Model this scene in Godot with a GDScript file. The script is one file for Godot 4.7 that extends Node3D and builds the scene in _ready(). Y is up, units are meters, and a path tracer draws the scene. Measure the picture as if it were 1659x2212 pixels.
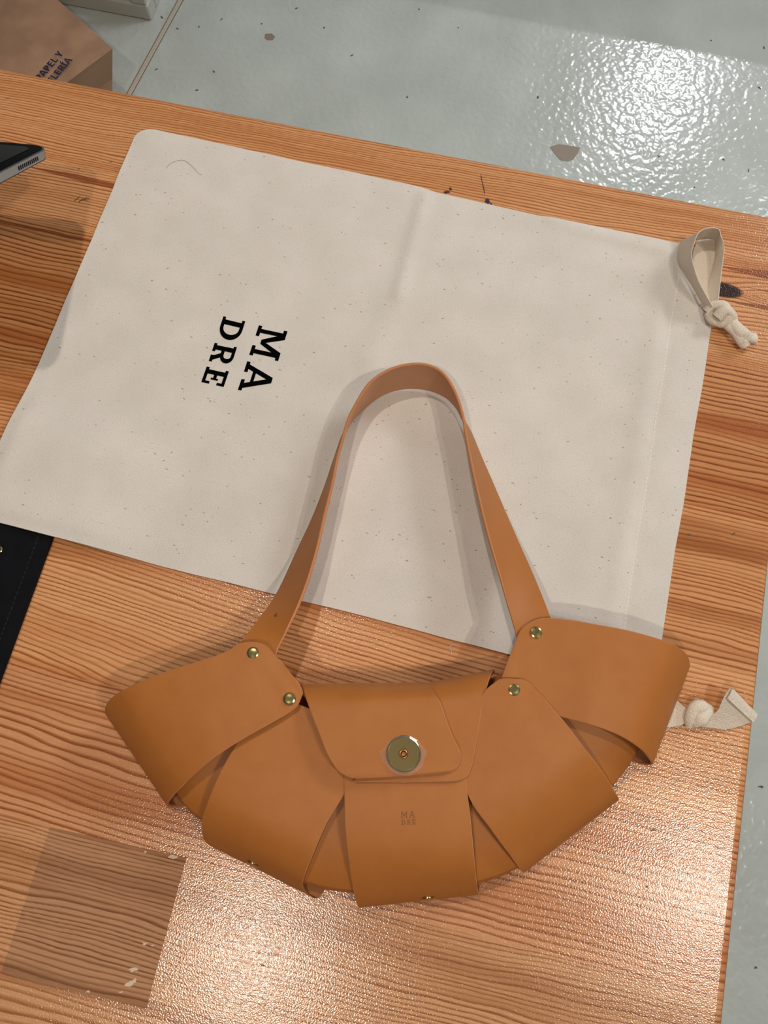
extends Node3D
# A tan leather handbag and its canvas dust bag on a varnished pine table in a shop. Metres, y up, table top at 0.75.

var O := Vector3.ZERO        # base of the thing whose parts are being built; mesh vertices are stored relative to it
var M := {}                  # materials
var rng := RandomNumberGenerator.new()
const TOP := 0.75
const TURN := 0.22515        # the table is turned by this angle


func V(x: float, y: float, z: float) -> Vector3:
	return Vector3 (x, y, z)


# ------------------------------------------------------------------ scene tree helpers
func tag(o: Node, label: String, category: String, group := "", kind := "") -> void:
	if label: o.set_meta("label", label)
	if category: o.set_meta("category", category)
	if group: o.set_meta("group", group)
	if kind: o.set_meta("kind", kind)


func thing(called: String, label: String, category: String, at: Vector3, turn := 0.0, group := "") -> Node3D:
	var o := Node3D.new()
	o.name = called
	add_child(o, true)
	o.position = at
	o.rotation.y = turn
	tag(o, label, category, group)
	O = at if turn == 0.0 else Vector3.ZERO
	return o


func part(called: String, mesh: Mesh, parent: Node, label := "") -> MeshInstance3D:
	var o := MeshInstance3D.new()
	o.name = called
	o.mesh = mesh
	parent.add_child(o, true)
	if label: o.set_meta("label", label)
	return o


func solo(called: String, mesh: Mesh, label: String, category: String, group := "") -> MeshInstance3D:
	var o := part(called, mesh, self)
	o.position = O
	tag(o, label, category, group)
	return o


func structure(called: String, mesh: Mesh) -> MeshInstance3D:
	var o := part(called, mesh, self)
	tag(o, "", "", "", "structure")
	return o


# ------------------------------------------------------------------ mesh helpers
func begin() -> SurfaceTool:
	var st := SurfaceTool.new()
	st.begin(Mesh.PRIMITIVE_TRIANGLES)
	return st


func vert(st: SurfaceTool, p: Vector3, n: Vector3, uv: Vector2) -> void:
	st.set_normal(n)
	st.set_uv(uv)
	st.add_vertex(p - O)


func tri(st: SurfaceTool, a: Vector3, b: Vector3, c: Vector3, na: Vector3, nb: Vector3, nc: Vector3, ua := Vector2.ZERO, ub := Vector2.ZERO, uc := Vector2.ZERO) -> void:
	vert(st, a, na, ua)
	if (b - a).cross(c - a).dot(na + nb + nc) > 0.0:   # front faces run clockwise
		vert(st, c, nc, uc)
		vert(st, b, nb, ub)
	else:
		vert(st, b, nb, ub)
		vert(st, c, nc, uc)


func quad(st: SurfaceTool, a: Vector3, b: Vector3, c: Vector3, d: Vector3, out: Vector3) -> void:
	var n := (b - a).cross(d - a).normalized()
	if n.dot(out) < 0.0: n = -n
	tri(st, a, b, c, n, n, n)
	tri(st, a, c, d, n, n, n)


func done(st: SurfaceTool, m: Material, into: ArrayMesh = null) -> ArrayMesh:
	var mesh := st.commit(into)
	mesh.surface_set_material(mesh.get_surface_count() - 1, m)
	return mesh


# a box with chamfered edges; xf places its centre
func box(st: SurfaceTool, xf: Transform3D, size: Vector3, bevel := 0.001) -> void:
	var h := size / 2.0
	var b := minf(bevel, minf(h.x, minf(h.y, h.z)) * 0.9)
	var inner := h - Vector3.ONE * b
	for ax in 3:
		var u := (ax + 1) % 3
		var w := (ax + 2) % 3
		for s in [-1.0, 1.0]:
			var q: Array[Vector3] = []
			for c in [[-1, -1], [1, -1], [1, 1], [-1, 1]]:
				var p := Vector3.ZERO
				p[ax] = s * h[ax]; p[u] = c[0] * inner[u]; p[w] = c[1] * inner[w]
				q.append(xf * p)
			var n := Vector3.ZERO
			n[ax] = s
			quad(st, q[0], q[1], q[2], q[3], xf.basis * n)
		for su in [-1.0, 1.0]:
			for sw in [-1.0, 1.0]:
				var q2: Array[Vector3] = []
				for e in [-1.0, 1.0]:
					var p1 := Vector3.ZERO
					var p2 := Vector3.ZERO
					p1[ax] = e * inner[ax]; p2[ax] = e * inner[ax]
					p1[u] = su * h[u]; p1[w] = sw * inner[w]
					p2[u] = su * inner[u]; p2[w] = sw * h[w]
					q2.append(xf * p1); q2.append(xf * p2)
				var n2 := Vector3.ZERO
				n2[u] = su; n2[w] = sw
				quad(st, q2[0], q2[1], q2[3], q2[2], xf.basis * n2)
	for sx in [-1.0, 1.0]:
		for sy in [-1.0, 1.0]:
			for sz in [-1.0, 1.0]:
				var s3 := V(sx, sy, sz)
				var n3 := (xf.basis * s3).normalized()
				tri(st, xf * (V(h.x, inner.y, inner.z) * s3), xf * (V(inner.x, h.y, inner.z) * s3), xf * (V(inner.x, inner.y, h.z) * s3), n3, n3, n3)


func at_box(st: SurfaceTool, centre: Vector3, size: Vector3, bevel := 0.001, turn := 0.0) -> void:
	box(st, Transform3D(Basis(Vector3.UP, turn), centre), size, bevel)


# surface of revolution about axis n through c; profile of (radius, height)
func lathe(st: SurfaceTool, c: Vector3, n: Vector3, profile: Array, seg := 28) -> void:
	var x := n.cross(Vector3.RIGHT if absf(n.x) < 0.9 else Vector3.UP).normalized()
	var z := n.cross(x).normalized()
	for i in profile.size() - 1:
		var a: Vector2 = profile[i]
		var b: Vector2 = profile[i + 1]
		var flat := (b - a).normalized()
		for k in seg:
			var t0 := TAU * k / seg
			var t1 := TAU * (k + 1) / seg
			var d0 := x * cos(t0) + z * sin(t0)
			var d1 := x * cos(t1) + z * sin(t1)
			var n0 := (d0 * -flat.y + n * flat.x)
			var n1 := (d1 * -flat.y + n * flat.x)
			if flat.x < 0.0 or (flat.x == 0.0 and flat.y < 0.0):
				n0 = -n0; n1 = -n1
			tri(st, c + d0 * a.x + n * a.y, c + d1 * a.x + n * a.y, c + d1 * b.x + n * b.y, n0, n1, n1)
			tri(st, c + d0 * a.x + n * a.y, c + d1 * b.x + n * b.y, c + d0 * b.x + n * b.y, n0, n1, n0)


# tube along points, elliptical section (ry vertical squash), radius per point
func tube(st: SurfaceTool, pts: Array, radii: Array, squash := 1.0, seg := 12) -> void:
	var rings := []
	var norms := []
	var n := pts.size()
	for i in n:
		var d: Vector3 = ((pts[mini(i + 1, n - 1)] as Vector3) - (pts[maxi(i - 1, 0)] as Vector3)).normalized()
		var side := d.cross(Vector3.UP).normalized()
		if side.length() < 0.5: side = Vector3.RIGHT
		var up := side.cross(d).normalized()
		var ring: Array[Vector3] = []
		var nn: Array[Vector3] = []
		for k in seg:
			var t := TAU * k / seg
			var r: float = radii[i]
			ring.append(pts[i] + side * cos(t) * r + up * sin(t) * r * squash)
			nn.append((side * cos(t) * squash + up * sin(t)).normalized())
		rings.append(ring); norms.append(nn)
	for i in n - 1:
		for k in seg:
			var k2 := (k + 1) % seg
			tri(st, rings[i][k], rings[i][k2], rings[i + 1][k2], norms[i][k], norms[i][k2], norms[i + 1][k2])
			tri(st, rings[i][k], rings[i + 1][k2], rings[i + 1][k], norms[i][k], norms[i + 1][k2], norms[i + 1][k])
	for e in [0, n - 1]:
		var cap: Vector3 = pts[e] - pts[1 if e == 0 else n - 2]
		cap = cap.normalized()
		for k in seg:
			tri(st, pts[e], rings[e][k], rings[e][(k + 1) % seg], cap, cap, cap)


func smooth_line(pts: Array, sub := 6) -> Array:
	var out := []
	for i in pts.size() - 1:
		for k in sub:
			out.append((pts[i] as Vector3).cubic_interpolate(pts[i + 1], pts[maxi(i - 1, 0)], pts[mini(i + 2, pts.size() - 1)], float(k) / sub))
	out.append(pts[-1])
	return out


# ------------------------------------------------------------------ sheet of leather or cloth
# rows = [left, right, left, right, ...] along the strip; returns the grid of its outer face
func sheet_grid(rows: Array, crown := 0.0, sub := 6, nv := 10) -> Array:
	var n := rows.size() / 2
	var tt: Array[float] = [0.0]
	for i in n - 1:
		tt.append(tt[i] + maxf(0.0005, ((rows[2 * i] as Vector3).distance_to(rows[2 * i + 2]) + (rows[2 * i + 1] as Vector3).distance_to(rows[2 * i + 3])) / 2.0))
	var grid := []
	for i in n - 1:
		var steps := sub if i < n - 2 else sub + 1
		for k in steps:
			var w := float(k) / sub
			var ends: Array[Vector3] = []
			for side in 2:
				var a: Vector3 = rows[2 * i + side]
				var b: Vector3 = rows[2 * i + 2 + side]
				var pre: Vector3 = rows[2 * (i - 1) + side] if i > 0 else a * 2.0 - b
				var post: Vector3 = rows[2 * (i + 2) + side] if i < n - 2 else b * 2.0 - a
				var t1 := tt[i + 1] - tt[i]
				var t0 := tt[i - 1] - tt[i] if i > 0 else -t1
				var t2 := tt[i + 2] - tt[i] if i < n - 2 else 2.0 * t1
				ends.append(a.cubic_interpolate_in_time(b, pre, post, w, t1, t0, t2))
			var line := PackedVector3Array()
			for j in nv + 1:
				var v := float(j) / nv
				var p := ends[0].lerp(ends[1], v)
				var fade := clampf((p.y - TOP - 0.02) / 0.025, 0.0, 1.0)
				p.y += crown * 4.0 * v * (1.0 - v) * fade
				line.append(p)
			grid.append(line)
	return grid


func sheet(grid: Array, thick: float, mats: Array, face := 0) -> ArrayMesh:
	var nu := grid.size()
	var nv: int = grid[0].size()
	var nor := []
	for i in nu:
		var line := PackedVector3Array()
		for j in nv:
			var du: Vector3 = grid[mini(i + 1, nu - 1)][j] - grid[maxi(i - 1, 0)][j]
			var dv: Vector3 = grid[i][mini(j + 1, nv - 1)] - grid[i][maxi(j - 1, 0)]
			var c := du.cross(dv)
			line.append(c.normalized() if c.length() > 1e-12 else Vector3.UP)
		nor.append(line)
	var s := float(face)
	if face == 0:
		s = 1.0 if nor[nu / 5][nv / 2].y > 0.0 else -1.0
	for i in nu:
		for j in nv:
			nor[i][j] = nor[i][j] * s
	var top := begin()
	var back := begin()
	var rim := begin()
	for i in nu - 1:
		for j in nv - 1:
			for side in 2:
				var st := top if side == 0 else back
				var off := 0.0 if side == 0 else -thick
				var sg := 1.0 if side == 0 else -1.0
				var q := [[i, j], [i + 1, j], [i + 1, j + 1], [i, j + 1]]
				var pp: Array[Vector3] = []
				var nn: Array[Vector3] = []
				var uu: Array[Vector2] = []
				for e in q:
					pp.append(grid[e[0]][e[1]] + nor[e[0]][e[1]] * off)
					nn.append(nor[e[0]][e[1]] * sg)
					uu.append(Vector2(float(e[0]) / (nu - 1), float(e[1]) / (nv - 1)))
				tri(st, pp[0], pp[1], pp[2], nn[0], nn[1], nn[2], uu[0], uu[1], uu[2])
				tri(st, pp[0], pp[2], pp[3], nn[0], nn[2], nn[3], uu[0], uu[2], uu[3])
	var ring := []
	for i in nu: ring.append([i, 0, i, 1])
	for j in range(1, nv): ring.append([nu - 1, j, nu - 2, j])
	for i in range(nu - 2, -1, -1): ring.append([i, nv - 1, i, nv - 2])
	for j in range(nv - 2, 0, -1): ring.append([0, j, 1, j])
	var cnt := ring.size()
	for r in cnt:
		var pr := []
		for e in [ring[r], ring[(r + 1) % cnt]]:
			var p: Vector3 = grid[e[0]][e[1]]
			var n: Vector3 = nor[e[0]][e[1]]
			var o: Vector3 = p - grid[e[2]][e[3]]
			o = (o - n * o.dot(n)).normalized()
			pr.append([p, p + o * thick * 0.22 - n * thick * 0.28, p + o * thick * 0.22 - n * thick * 0.72, p - n * thick, n, o])
		for k in 3:
			var na: Vector3 = [pr[0][4] + pr[0][5], pr[0][5], pr[0][5] - pr[0][4]][k].normalized()
			var nb: Vector3 = [pr[1][4] + pr[1][5], pr[1][5], pr[1][5] - pr[1][4]][k].normalized()
			tri(rim, pr[0][k], pr[1][k], pr[1][k + 1], na, nb, nb)
			tri(rim, pr[0][k], pr[1][k + 1], pr[0][k + 1], na, nb, na)
	var mesh := done(top, mats[0])
	done(back, mats[1], mesh)
	done(rim, mats[2], mesh)
	return mesh


# height and normal of a sheet's outer face above the plan point p
func on_sheet(grid: Array, p: Vector3) -> Array:
	var best := -1.0
	var normal := Vector3.UP
	for i in grid.size() - 1:
		for j in grid[0].size() - 1:
			var a: Vector3 = grid[i][j]
			if absf(a.x - p.x) > 0.03 or absf(a.z - p.z) > 0.03: continue
			for t in [[grid[i][j], grid[i + 1][j], grid[i + 1][j + 1]], [grid[i][j], grid[i + 1][j + 1], grid[i][j + 1]]]:
				var hit = Geometry3D.ray_intersects_triangle(V(p.x, 2, p.z), Vector3.DOWN, t[0], t[1], t[2])
				if hit != null and hit.y > best:
					best = hit.y
					normal = (t[1] - t[0]).cross(t[2] - t[0]).normalized()
	if best < 0.0: return [p, Vector3.UP]
	return [V(p.x, best, p.z), normal if normal.y > 0.0 else -normal]


# ------------------------------------------------------------------ slab lettering made of strokes in a unit box
func arc_band(c: Vector2, r0: Vector2, r1: Vector2, a0: float, a1: float, n := 10) -> Array:
	var out := []
	for k in n:
		var p := lerpf(a0, a1, float(k) / n)
		var q := lerpf(a0, a1, float(k + 1) / n)
		var d0 := Vector2(cos(p), sin(p))
		var d1 := Vector2(cos(q), sin(q))
		out.append([c + d0 * r0, c + d0 * r1, c + d1 * r1, c + d1 * r0])
	return out


func bar(x0: float, y0: float, x1: float, y1: float) -> Array:
	return [Vector2(x0, y0), Vector2(x1, y0), Vector2(x1, y1), Vector2(x0, y1)]


func four(a: float, b: float, c: float, d: float, e: float, f: float, g: float, h: float) -> Array:
	return [Vector2(a, b), Vector2(c, d), Vector2(e, f), Vector2(g, h)]


func glyph(ch: String) -> Array:
	match ch:
		"M": return [bar(0, 0, 0.35, 0.12), bar(0.67, 0, 1, 0.12), bar(0.1, 0.1, 0.23, 0.9), bar(0.78, 0.1, 0.92, 0.9), bar(0, 0.88, 0.26, 1), bar(0.74, 0.88, 1, 1),
			four(0.1, 1, 0.3, 1, 0.58, 0.24, 0.44, 0.24), four(0.74, 1, 0.92, 1, 0.58, 0.24, 0.45, 0.24)]
		"A": return [bar(0, 0, 0.36, 0.12), bar(0.62, 0, 1, 0.12), four(0.08, 0.1, 0.24, 0.1, 0.54, 1, 0.38, 1), four(0.74, 0.1, 0.92, 0.1, 0.57, 1, 0.4, 1), bar(0.24, 0.3, 0.78, 0.41)]
		"D": return [bar(0, 0, 0.34, 0.13), bar(0, 0.87, 0.34, 1), bar(0.12, 0.1, 0.34, 0.9), bar(0.3, 0, 0.46, 0.15), bar(0.3, 0.85, 0.46, 1)] + arc_band(Vector2(0.46, 0.5), Vector2(0.3, 0.35), Vector2(0.54, 0.5), -PI / 2, PI / 2, 14)
		"R": return [bar(0, 0, 0.44, 0.13), bar(0, 0.87, 0.4, 1), bar(0.1, 0.1, 0.34, 0.9), bar(0.3, 0.86, 0.56, 1), bar(0.3, 0.4, 0.56, 0.54), four(0.44, 0.45, 0.68, 0.45, 0.92, 0.1, 0.66, 0.1), bar(0.64, 0, 1, 0.13)] + arc_band(Vector2(0.55, 0.7), Vector2(0.16, 0.16), Vector2(0.4, 0.3), -PI / 2, PI / 2, 12)
		"E": return [bar(0, 0, 1, 0.14), bar(0, 0.86, 1, 1), bar(0.13, 0.1, 0.4, 0.9), bar(0.36, 0.43, 0.72, 0.57), bar(0.6, 0.34, 0.72, 0.66), bar(0.84, 0, 1, 0.34), bar(0.84, 0.66, 1, 1)]
	return []


# strokes laid on a surface: origin, end of the baseline and top of the first stem; lift(p) -> p on the surface
func letter(st: SurfaceTool, ch: String, o: Vector3, x: Vector3, y: Vector3, lift: Callable, rise := 0.0002) -> void:
	for s in glyph(ch):
		var n := 5
		for i in n:
			for j in n:
				var q: Array[Vector3] = []
				for e in [[0, 0], [1, 0], [1, 1], [0, 1]]:
					var u: float = float(i + e[0]) / n
					var v: float = float(j + e[1]) / n
					var p: Vector2 = (s[0] as Vector2).lerp(s[1], u).lerp((s[3] as Vector2).lerp(s[2], u), v)
					var w: Vector3 = lift.call(o + (x - o) * p.x + (y - o) * p.y)
					q.append(w + Vector3.UP * rise)
				if (q[1] - q[0]).cross(q[3] - q[0]).length() > 1e-12:
					quad(st, q[0], q[1], q[2], q[3], Vector3.UP)


# ------------------------------------------------------------------ materials
func mat(c: Color, rough: float, metal := 0.0) -> StandardMaterial3D:
	var m := StandardMaterial3D.new()
	m.albedo_color = c
	m.roughness = rough
	m.metallic = metal
	return m


func noise_tex(freq: float, size: int, sd: int, ramp: Array = [], as_normal := 0.0, octaves := 4, kind := FastNoiseLite.TYPE_SIMPLEX_SMOOTH) -> NoiseTexture2D:
	var n := FastNoiseLite.new()
	n.seed = sd
	n.noise_type = kind
	n.frequency = freq
	n.fractal_octaves = octaves
	var t := NoiseTexture2D.new()
	t.width = size
	t.height = size
	t.seamless = true
	t.noise = n
	if ramp:
		var g := Gradient.new()
		g.colors = PackedColorArray([ramp[0], ramp[1]])
		t.color_ramp = g
	if as_normal > 0.0:
		t.as_normal_map = true
		t.bump_strength = as_normal
	return t


func leather(c: Color, rough: float, bump: float) -> StandardMaterial3D:
	var m := mat(Color.WHITE, rough)
	m.albedo_texture = noise_tex(0.012, 512, 5, [c.darkened(0.03), c.lightened(0.022)])
	m.normal_enabled = true
	m.normal_texture = noise_tex(0.2, 512, 9, [], 1.6, 3)
	m.normal_scale = bump
	m.uv1_triplanar = true
	m.uv1_scale = Vector3.ONE * 7.0
	m.metallic_specular = 0.42
	return m


func canvas_texture() -> ImageTexture:
	var w := 1400
	var h := 1040
	var n := FastNoiseLite.new()
	n.seed = 3
	n.frequency = 0.006
	n.fractal_octaves = 5
	var big := n.get_image(w, h).get_data()
	n.seed = 4
	n.frequency = 0.35
	n.fractal_octaves = 2
	var fine := n.get_image(w, h).get_data()
	var d := PackedByteArray()
	d.resize(w * h * 3)
	var k := 0
	for i in w * h:
		var weave := 3.0 if (i % w + i / w) % 4 < 2 else -1.0
		var l := (big[i] - 128) * 0.045 + (fine[i] - 128) * 0.12 + weave
		d[k] = int(clampf(212.0 + l, 0, 255))
		d[k + 1] = int(clampf(205.5 + l, 0, 255))
		d[k + 2] = int(clampf(199.0 + l * 1.1, 0, 255))
		k += 3
	var im := Image.create_from_data(w, h, false, Image.FORMAT_RGB8, d)
	for i in 3600:                                  # cotton seed flecks
		var x := rng.randi_range(4, w - 8)
		var y := rng.randi_range(4, h - 8)
		var dark := rng.randf_range(0.08, 0.42) if rng.randf() < 0.22 else rng.randf_range(0.03, 0.14)
		var c := Color(0.85, 0.815, 0.775).lerp(Color(0.42, 0.33, 0.24), dark * 1.6)
		var len := rng.randi_range(1, 5)
		var slope := rng.randf_range(-0.5, 0.5)
		for e in len:
			im.set_pixel(x + e, y + int(e * slope), c)
			if dark > 0.2: im.set_pixel(x + e, y + 1 + int(e * slope), c)
	return ImageTexture.create_from_image(im)


# one pine board seen on its flat face, 0.8 m long; z across in mm
func wood_texture(p: Dictionary) -> ImageTexture:
	var w := 1300
	var h := int(p.wide * 1000.0 * 2.7)
	var n := FastNoiseLite.new()
	n.seed = p.seed
	n.frequency = 1.0
	n.fractal_octaves = 3
	var f := FastNoiseLite.new()
	f.seed = int(p.seed) + 50
	f.frequency = 1.0
	f.fractal_octaves = 2
	var d := PackedByteArray()
	d.resize(w * h * 3)
	var light: Color = p.light
	var dark: Color = p.dark
	var red: Color = p.get("red", p.dark)
	var shade := PackedFloat32Array()
	var lw := PackedFloat32Array()
	var r2 := RandomNumberGenerator.new()
	r2.seed = p.seed
	for i in 400:
		shade.append(r2.randf_range(0.6, 1.2))
		lw.append(r2.randf_range(0.3, 0.62))
	# ring spacing varies across the board
	var base := PackedFloat32Array()
	var acc := 0.0
	for y in h:
		var z := y / 2.7
		acc += 1.0 / 2.7 / (p.gap * (1.0 + 0.55 * n.get_noise_1d(z * 0.03 + 70.0)))
		base.append(acc)
	var k := 0
	for y in h:
		var z := y / 2.7
		var tone_row := n.get_noise_2d(z * 0.035, 200.0)
		for x in w:
			var mm := x * 800.0 / w
			var bend: float = p.tilt * mm + p.curve * (mm - p.mid) * (mm - p.mid)
			var kn := 0.0
			for e in p.knots:
				var dx: float = (mm - e[0]) / (e[2] * 2.6)
				var dz: float = (z - e[1]) / e[2]
				var q := exp(-(dx * dx + dz * dz) * 0.6)
				bend += q * e[2] * (0.9 if dz > 0.0 else -0.9)
				kn = maxf(kn, clampf(1.5 - (dx * dx * 2.0 + dz * dz * 1.6), 0.0, 1.0))
			var ph: float = 60.0 + base[y] + (bend + 3.4 * n.get_noise_2d(mm * 0.0062, z * 0.016) + 0.22 * n.get_noise_2d(mm * 0.03, z * 0.09)) / p.gap
			var ri := int(ph)
			var s := ph - ri
			ri = (ri + 400) % 400
			var a := lw[ri]
			var late := smoothstep(a, 0.9, s) * (1.0 - smoothstep(0.93, 1.0, s)) * shade[ri]
			var fib := f.get_noise_2d(mm * 0.05, z * 2.2)
			late = clampf(late * (1.0 + fib * 0.45), 0.0, 1.15)
			var t := clampf(tone_row * 0.9 + 0.4 * n.get_noise_2d(mm * 0.003, z * 0.02 + 9.0) + p.tone, 0.0, 1.0)
			var lift := 1.0 + fib * 0.07
			var cr := lerpf(lerpf(light.r, red.r, t), lerpf(dark.r, red.r * 0.86, t * 0.5), late) * lift
			var cg := lerpf(lerpf(light.g, red.g, t), lerpf(dark.g, red.g * 0.86, t * 0.5), late) * lift
			var cb := lerpf(lerpf(light.b, red.b, t), lerpf(dark.b, red.b * 0.86, t * 0.5), late) * lift
			for e in p.streaks:                       # resin streaks: from mm, to mm, z at both ends, half width
				if mm > e[0] and mm < e[1]:
					var zc := lerpf(e[2], e[3], (mm - e[0]) / (e[1] - e[0])) + 0.5 * n.get_noise_1d(mm * 0.05)
					var wd: float = e[4] * clampf(minf((mm - e[0]) * 0.02, (e[1] - mm) * 0.03), 0.15, 1.0)
					var gz := absf(z - zc)
					var g := 1.0 - smoothstep(wd * 0.6, wd, gz)
					g *= 0.72 + 0.28 * sin(z * 4.0)
					cr = lerpf(cr, 0.48, g * 0.92); cg = lerpf(cg, 0.22, g * 0.92); cb = lerpf(cb, 0.09, g * 0.92)
			if kn > 0.0:
				var g2 := smoothstep(0.25, 0.95, kn)
				cr = lerpf(cr, 0.17, g2); cg = lerpf(cg, 0.085, g2); cb = lerpf(cb, 0.05, g2)
			d[k] = int(clampf(cr * 255.0, 0, 255)); d[k + 1] = int(clampf(cg * 255.0, 0, 255)); d[k + 2] = int(clampf(cb * 255.0, 0, 255))
			k += 3
	return ImageTexture.create_from_image(Image.create_from_data(w, h, false, Image.FORMAT_RGB8, d))


func make_materials() -> void:
	M.tan = leather(Color(0.69, 0.42, 0.18), 0.5, 0.12)
	M.suede = leather(Color(0.80, 0.60, 0.46), 0.9, 0.5)
	M.shaded_back = leather(Color(0.62, 0.40, 0.24), 0.85, 0.4)  # backs of the panels: suede darkened to stand for shade inside the folds
	M.cut = mat(Color(0.77, 0.51, 0.33), 0.7)
	M.stamp = mat(Color(0.52, 0.31, 0.15), 0.6)
	M.brass = mat(Color(0.74, 0.69, 0.48), 0.2, 1.0)
	M.brass_face = mat(Color(0.46, 0.41, 0.28), 0.36, 1.0)
	M.copper = mat(Color(0.62, 0.46, 0.30), 0.3, 1.0)
	M.film = mat(Color(1, 1, 1, 0.07), 0.08)
	M.film.transparency = BaseMaterial3D.TRANSPARENCY_ALPHA
	M.canvas = mat(Color.WHITE, 0.95)
	M.canvas.albedo_texture = canvas_texture()
	M.canvas_edge = mat(Color(0.80, 0.76, 0.72), 0.95)
	M.tape = mat(Color(0.87, 0.82, 0.76), 0.9)
	M.tape.normal_enabled = true
	M.tape.normal_texture = noise_tex(0.3, 256, 31, [], 2.0, 2)
	M.tape.uv1_triplanar = true
	M.tape.uv1_scale = Vector3.ONE * 12.0
	M.thread = mat(Color(0.93, 0.9, 0.85), 0.9)
	M.hair = mat(Color(0.45, 0.38, 0.32), 0.8)
	M.ink = mat(Color(0.008, 0.010, 0.013), 0.9)
	M.ink.metallic_specular = 0.15
	M.black = leather(Color(0.05, 0.055, 0.075), 0.6, 0.2)
	M.black.metallic_specular = 0.2
	M.black_thread = mat(Color(0.05, 0.05, 0.055), 0.6)
	M.alu = mat(Color(0.62, 0.63, 0.64), 0.38, 0.9)
	M.dark_alu = mat(Color(0.30, 0.31, 0.33), 0.4, 0.8)
	M.glass = mat(Color(0.012, 0.012, 0.013), 0.06)
	M.screen = mat(Color(0.06, 0.05, 0.045), 0.12)
	M.glass.metallic_specular = 0.06
	M.screen.metallic_specular = 0.2
	M.slot = mat(Color(0.01, 0.01, 0.01), 0.8)
	M.kraft = mat(Color.WHITE, 0.85)
	M.kraft.albedo_texture = noise_tex(0.008, 512, 77, [Color(0.60, 0.465, 0.37), Color(0.71, 0.56, 0.45)], 0.0, 5)
	M.kraft.uv1_triplanar = true
	M.kraft.uv1_scale = Vector3.ONE * 3.0
	M.print_blue = mat(Color(0.12, 0.12, 0.26), 0.8)
	M.white_paint = mat(Color(0.72, 0.72, 0.69), 0.5)
	M.wall = mat(Color(0.82, 0.81, 0.79), 0.9)
	M.concrete = mat(Color.WHITE, 0.17)
	M.concrete.albedo_texture = noise_tex(0.006, 1024, 21, [Color(0.68, 0.70, 0.685), Color(0.74, 0.76, 0.745)], 0.0, 6)
	M.concrete.normal_enabled = true
	M.concrete.normal_texture = noise_tex(0.062, 1024, 23, [], 5.0, 2)
	M.concrete.normal_scale = 0.13
	M.concrete.uv1_triplanar = true
	M.concrete.uv1_world_triplanar = true
	M.concrete.uv1_scale = Vector3.ONE * 0.8
	M.joint = mat(Color(0.70, 0.66, 0.61), 0.7)
	M.joint_side = mat(Color(0.47, 0.43, 0.38), 0.9)
	M.stain = mat(Color(0.53, 0.47, 0.42), 0.5)
	M.grit = mat(Color(0.34, 0.33, 0.29), 0.9)
	M.flake = mat(Color(0.83, 0.74, 0.66), 0.9)
	M.purple = mat(Color(0.19, 0.06, 0.17), 0.6)
	M.pencil = mat(Color(0.42, 0.27, 0.16), 0.7)
	M.end_wood = mat(Color(0.60, 0.33, 0.15), 0.35)
	M.lamp_body = mat(Color(0.85, 0.85, 0.84), 0.5)
	M.lamp_glow = mat(Color.WHITE, 0.5)
	M.lamp_glow.emission_enabled = true
	M.lamp_glow.emission = Color(1.0, 0.96, 0.9)
	M.lamp_glow.emission_energy_multiplier = 8.0


# ------------------------------------------------------------------ lamps
func track_spot(label: String, at: Vector3, target: Vector3, energy: float, colour: Color, half_angle: float, size := 0.03) -> void:
	var dir := (target - at).normalized()
	var o := thing("track_spotlight", label, "spotlight", at)
	var st := begin()
	lathe(st, at - dir * 0.004, dir, [Vector2(0.0, -0.12), Vector2(0.045, -0.12), Vector2(0.048, 0.0), Vector2(0.044, 0.0), Vector2(0.04, -0.03), Vector2(0.0, -0.03)])
	part("housing", done(st, M.lamp_body), o)
	st = begin()
	lathe(st, at - dir * 0.02, dir, [Vector2(0.0, 0.0), Vector2(size, 0.0), Vector2(size, -0.004), Vector2(0.0, -0.004)])
	part("lens", done(st, M.lamp_glow), o)
	st = begin()
	tube(st, [at - dir * 0.1, V(at.x - dir.x * 0.1, 3.0, at.z - dir.z * 0.1)], [0.008, 0.008])
	part("stem", done(st, M.lamp_body), o)
	var l := SpotLight3D.new()
	l.name = "spot_lamp"
	l.light_energy = energy
	l.light_color = colour
	l.spot_range = 12.0
	l.spot_attenuation = 2.0
	l.spot_angle = half_angle
	l.spot_angle_attenuation = 0.6
	l.light_size = size
	l.shadow_enabled = true
	o.add_child(l)
	l.position = dir * 0.012
	l.look_at_from_position(at + dir * 0.012, target, Vector3.UP if absf(dir.y) < 0.99 else Vector3.RIGHT)


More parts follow.
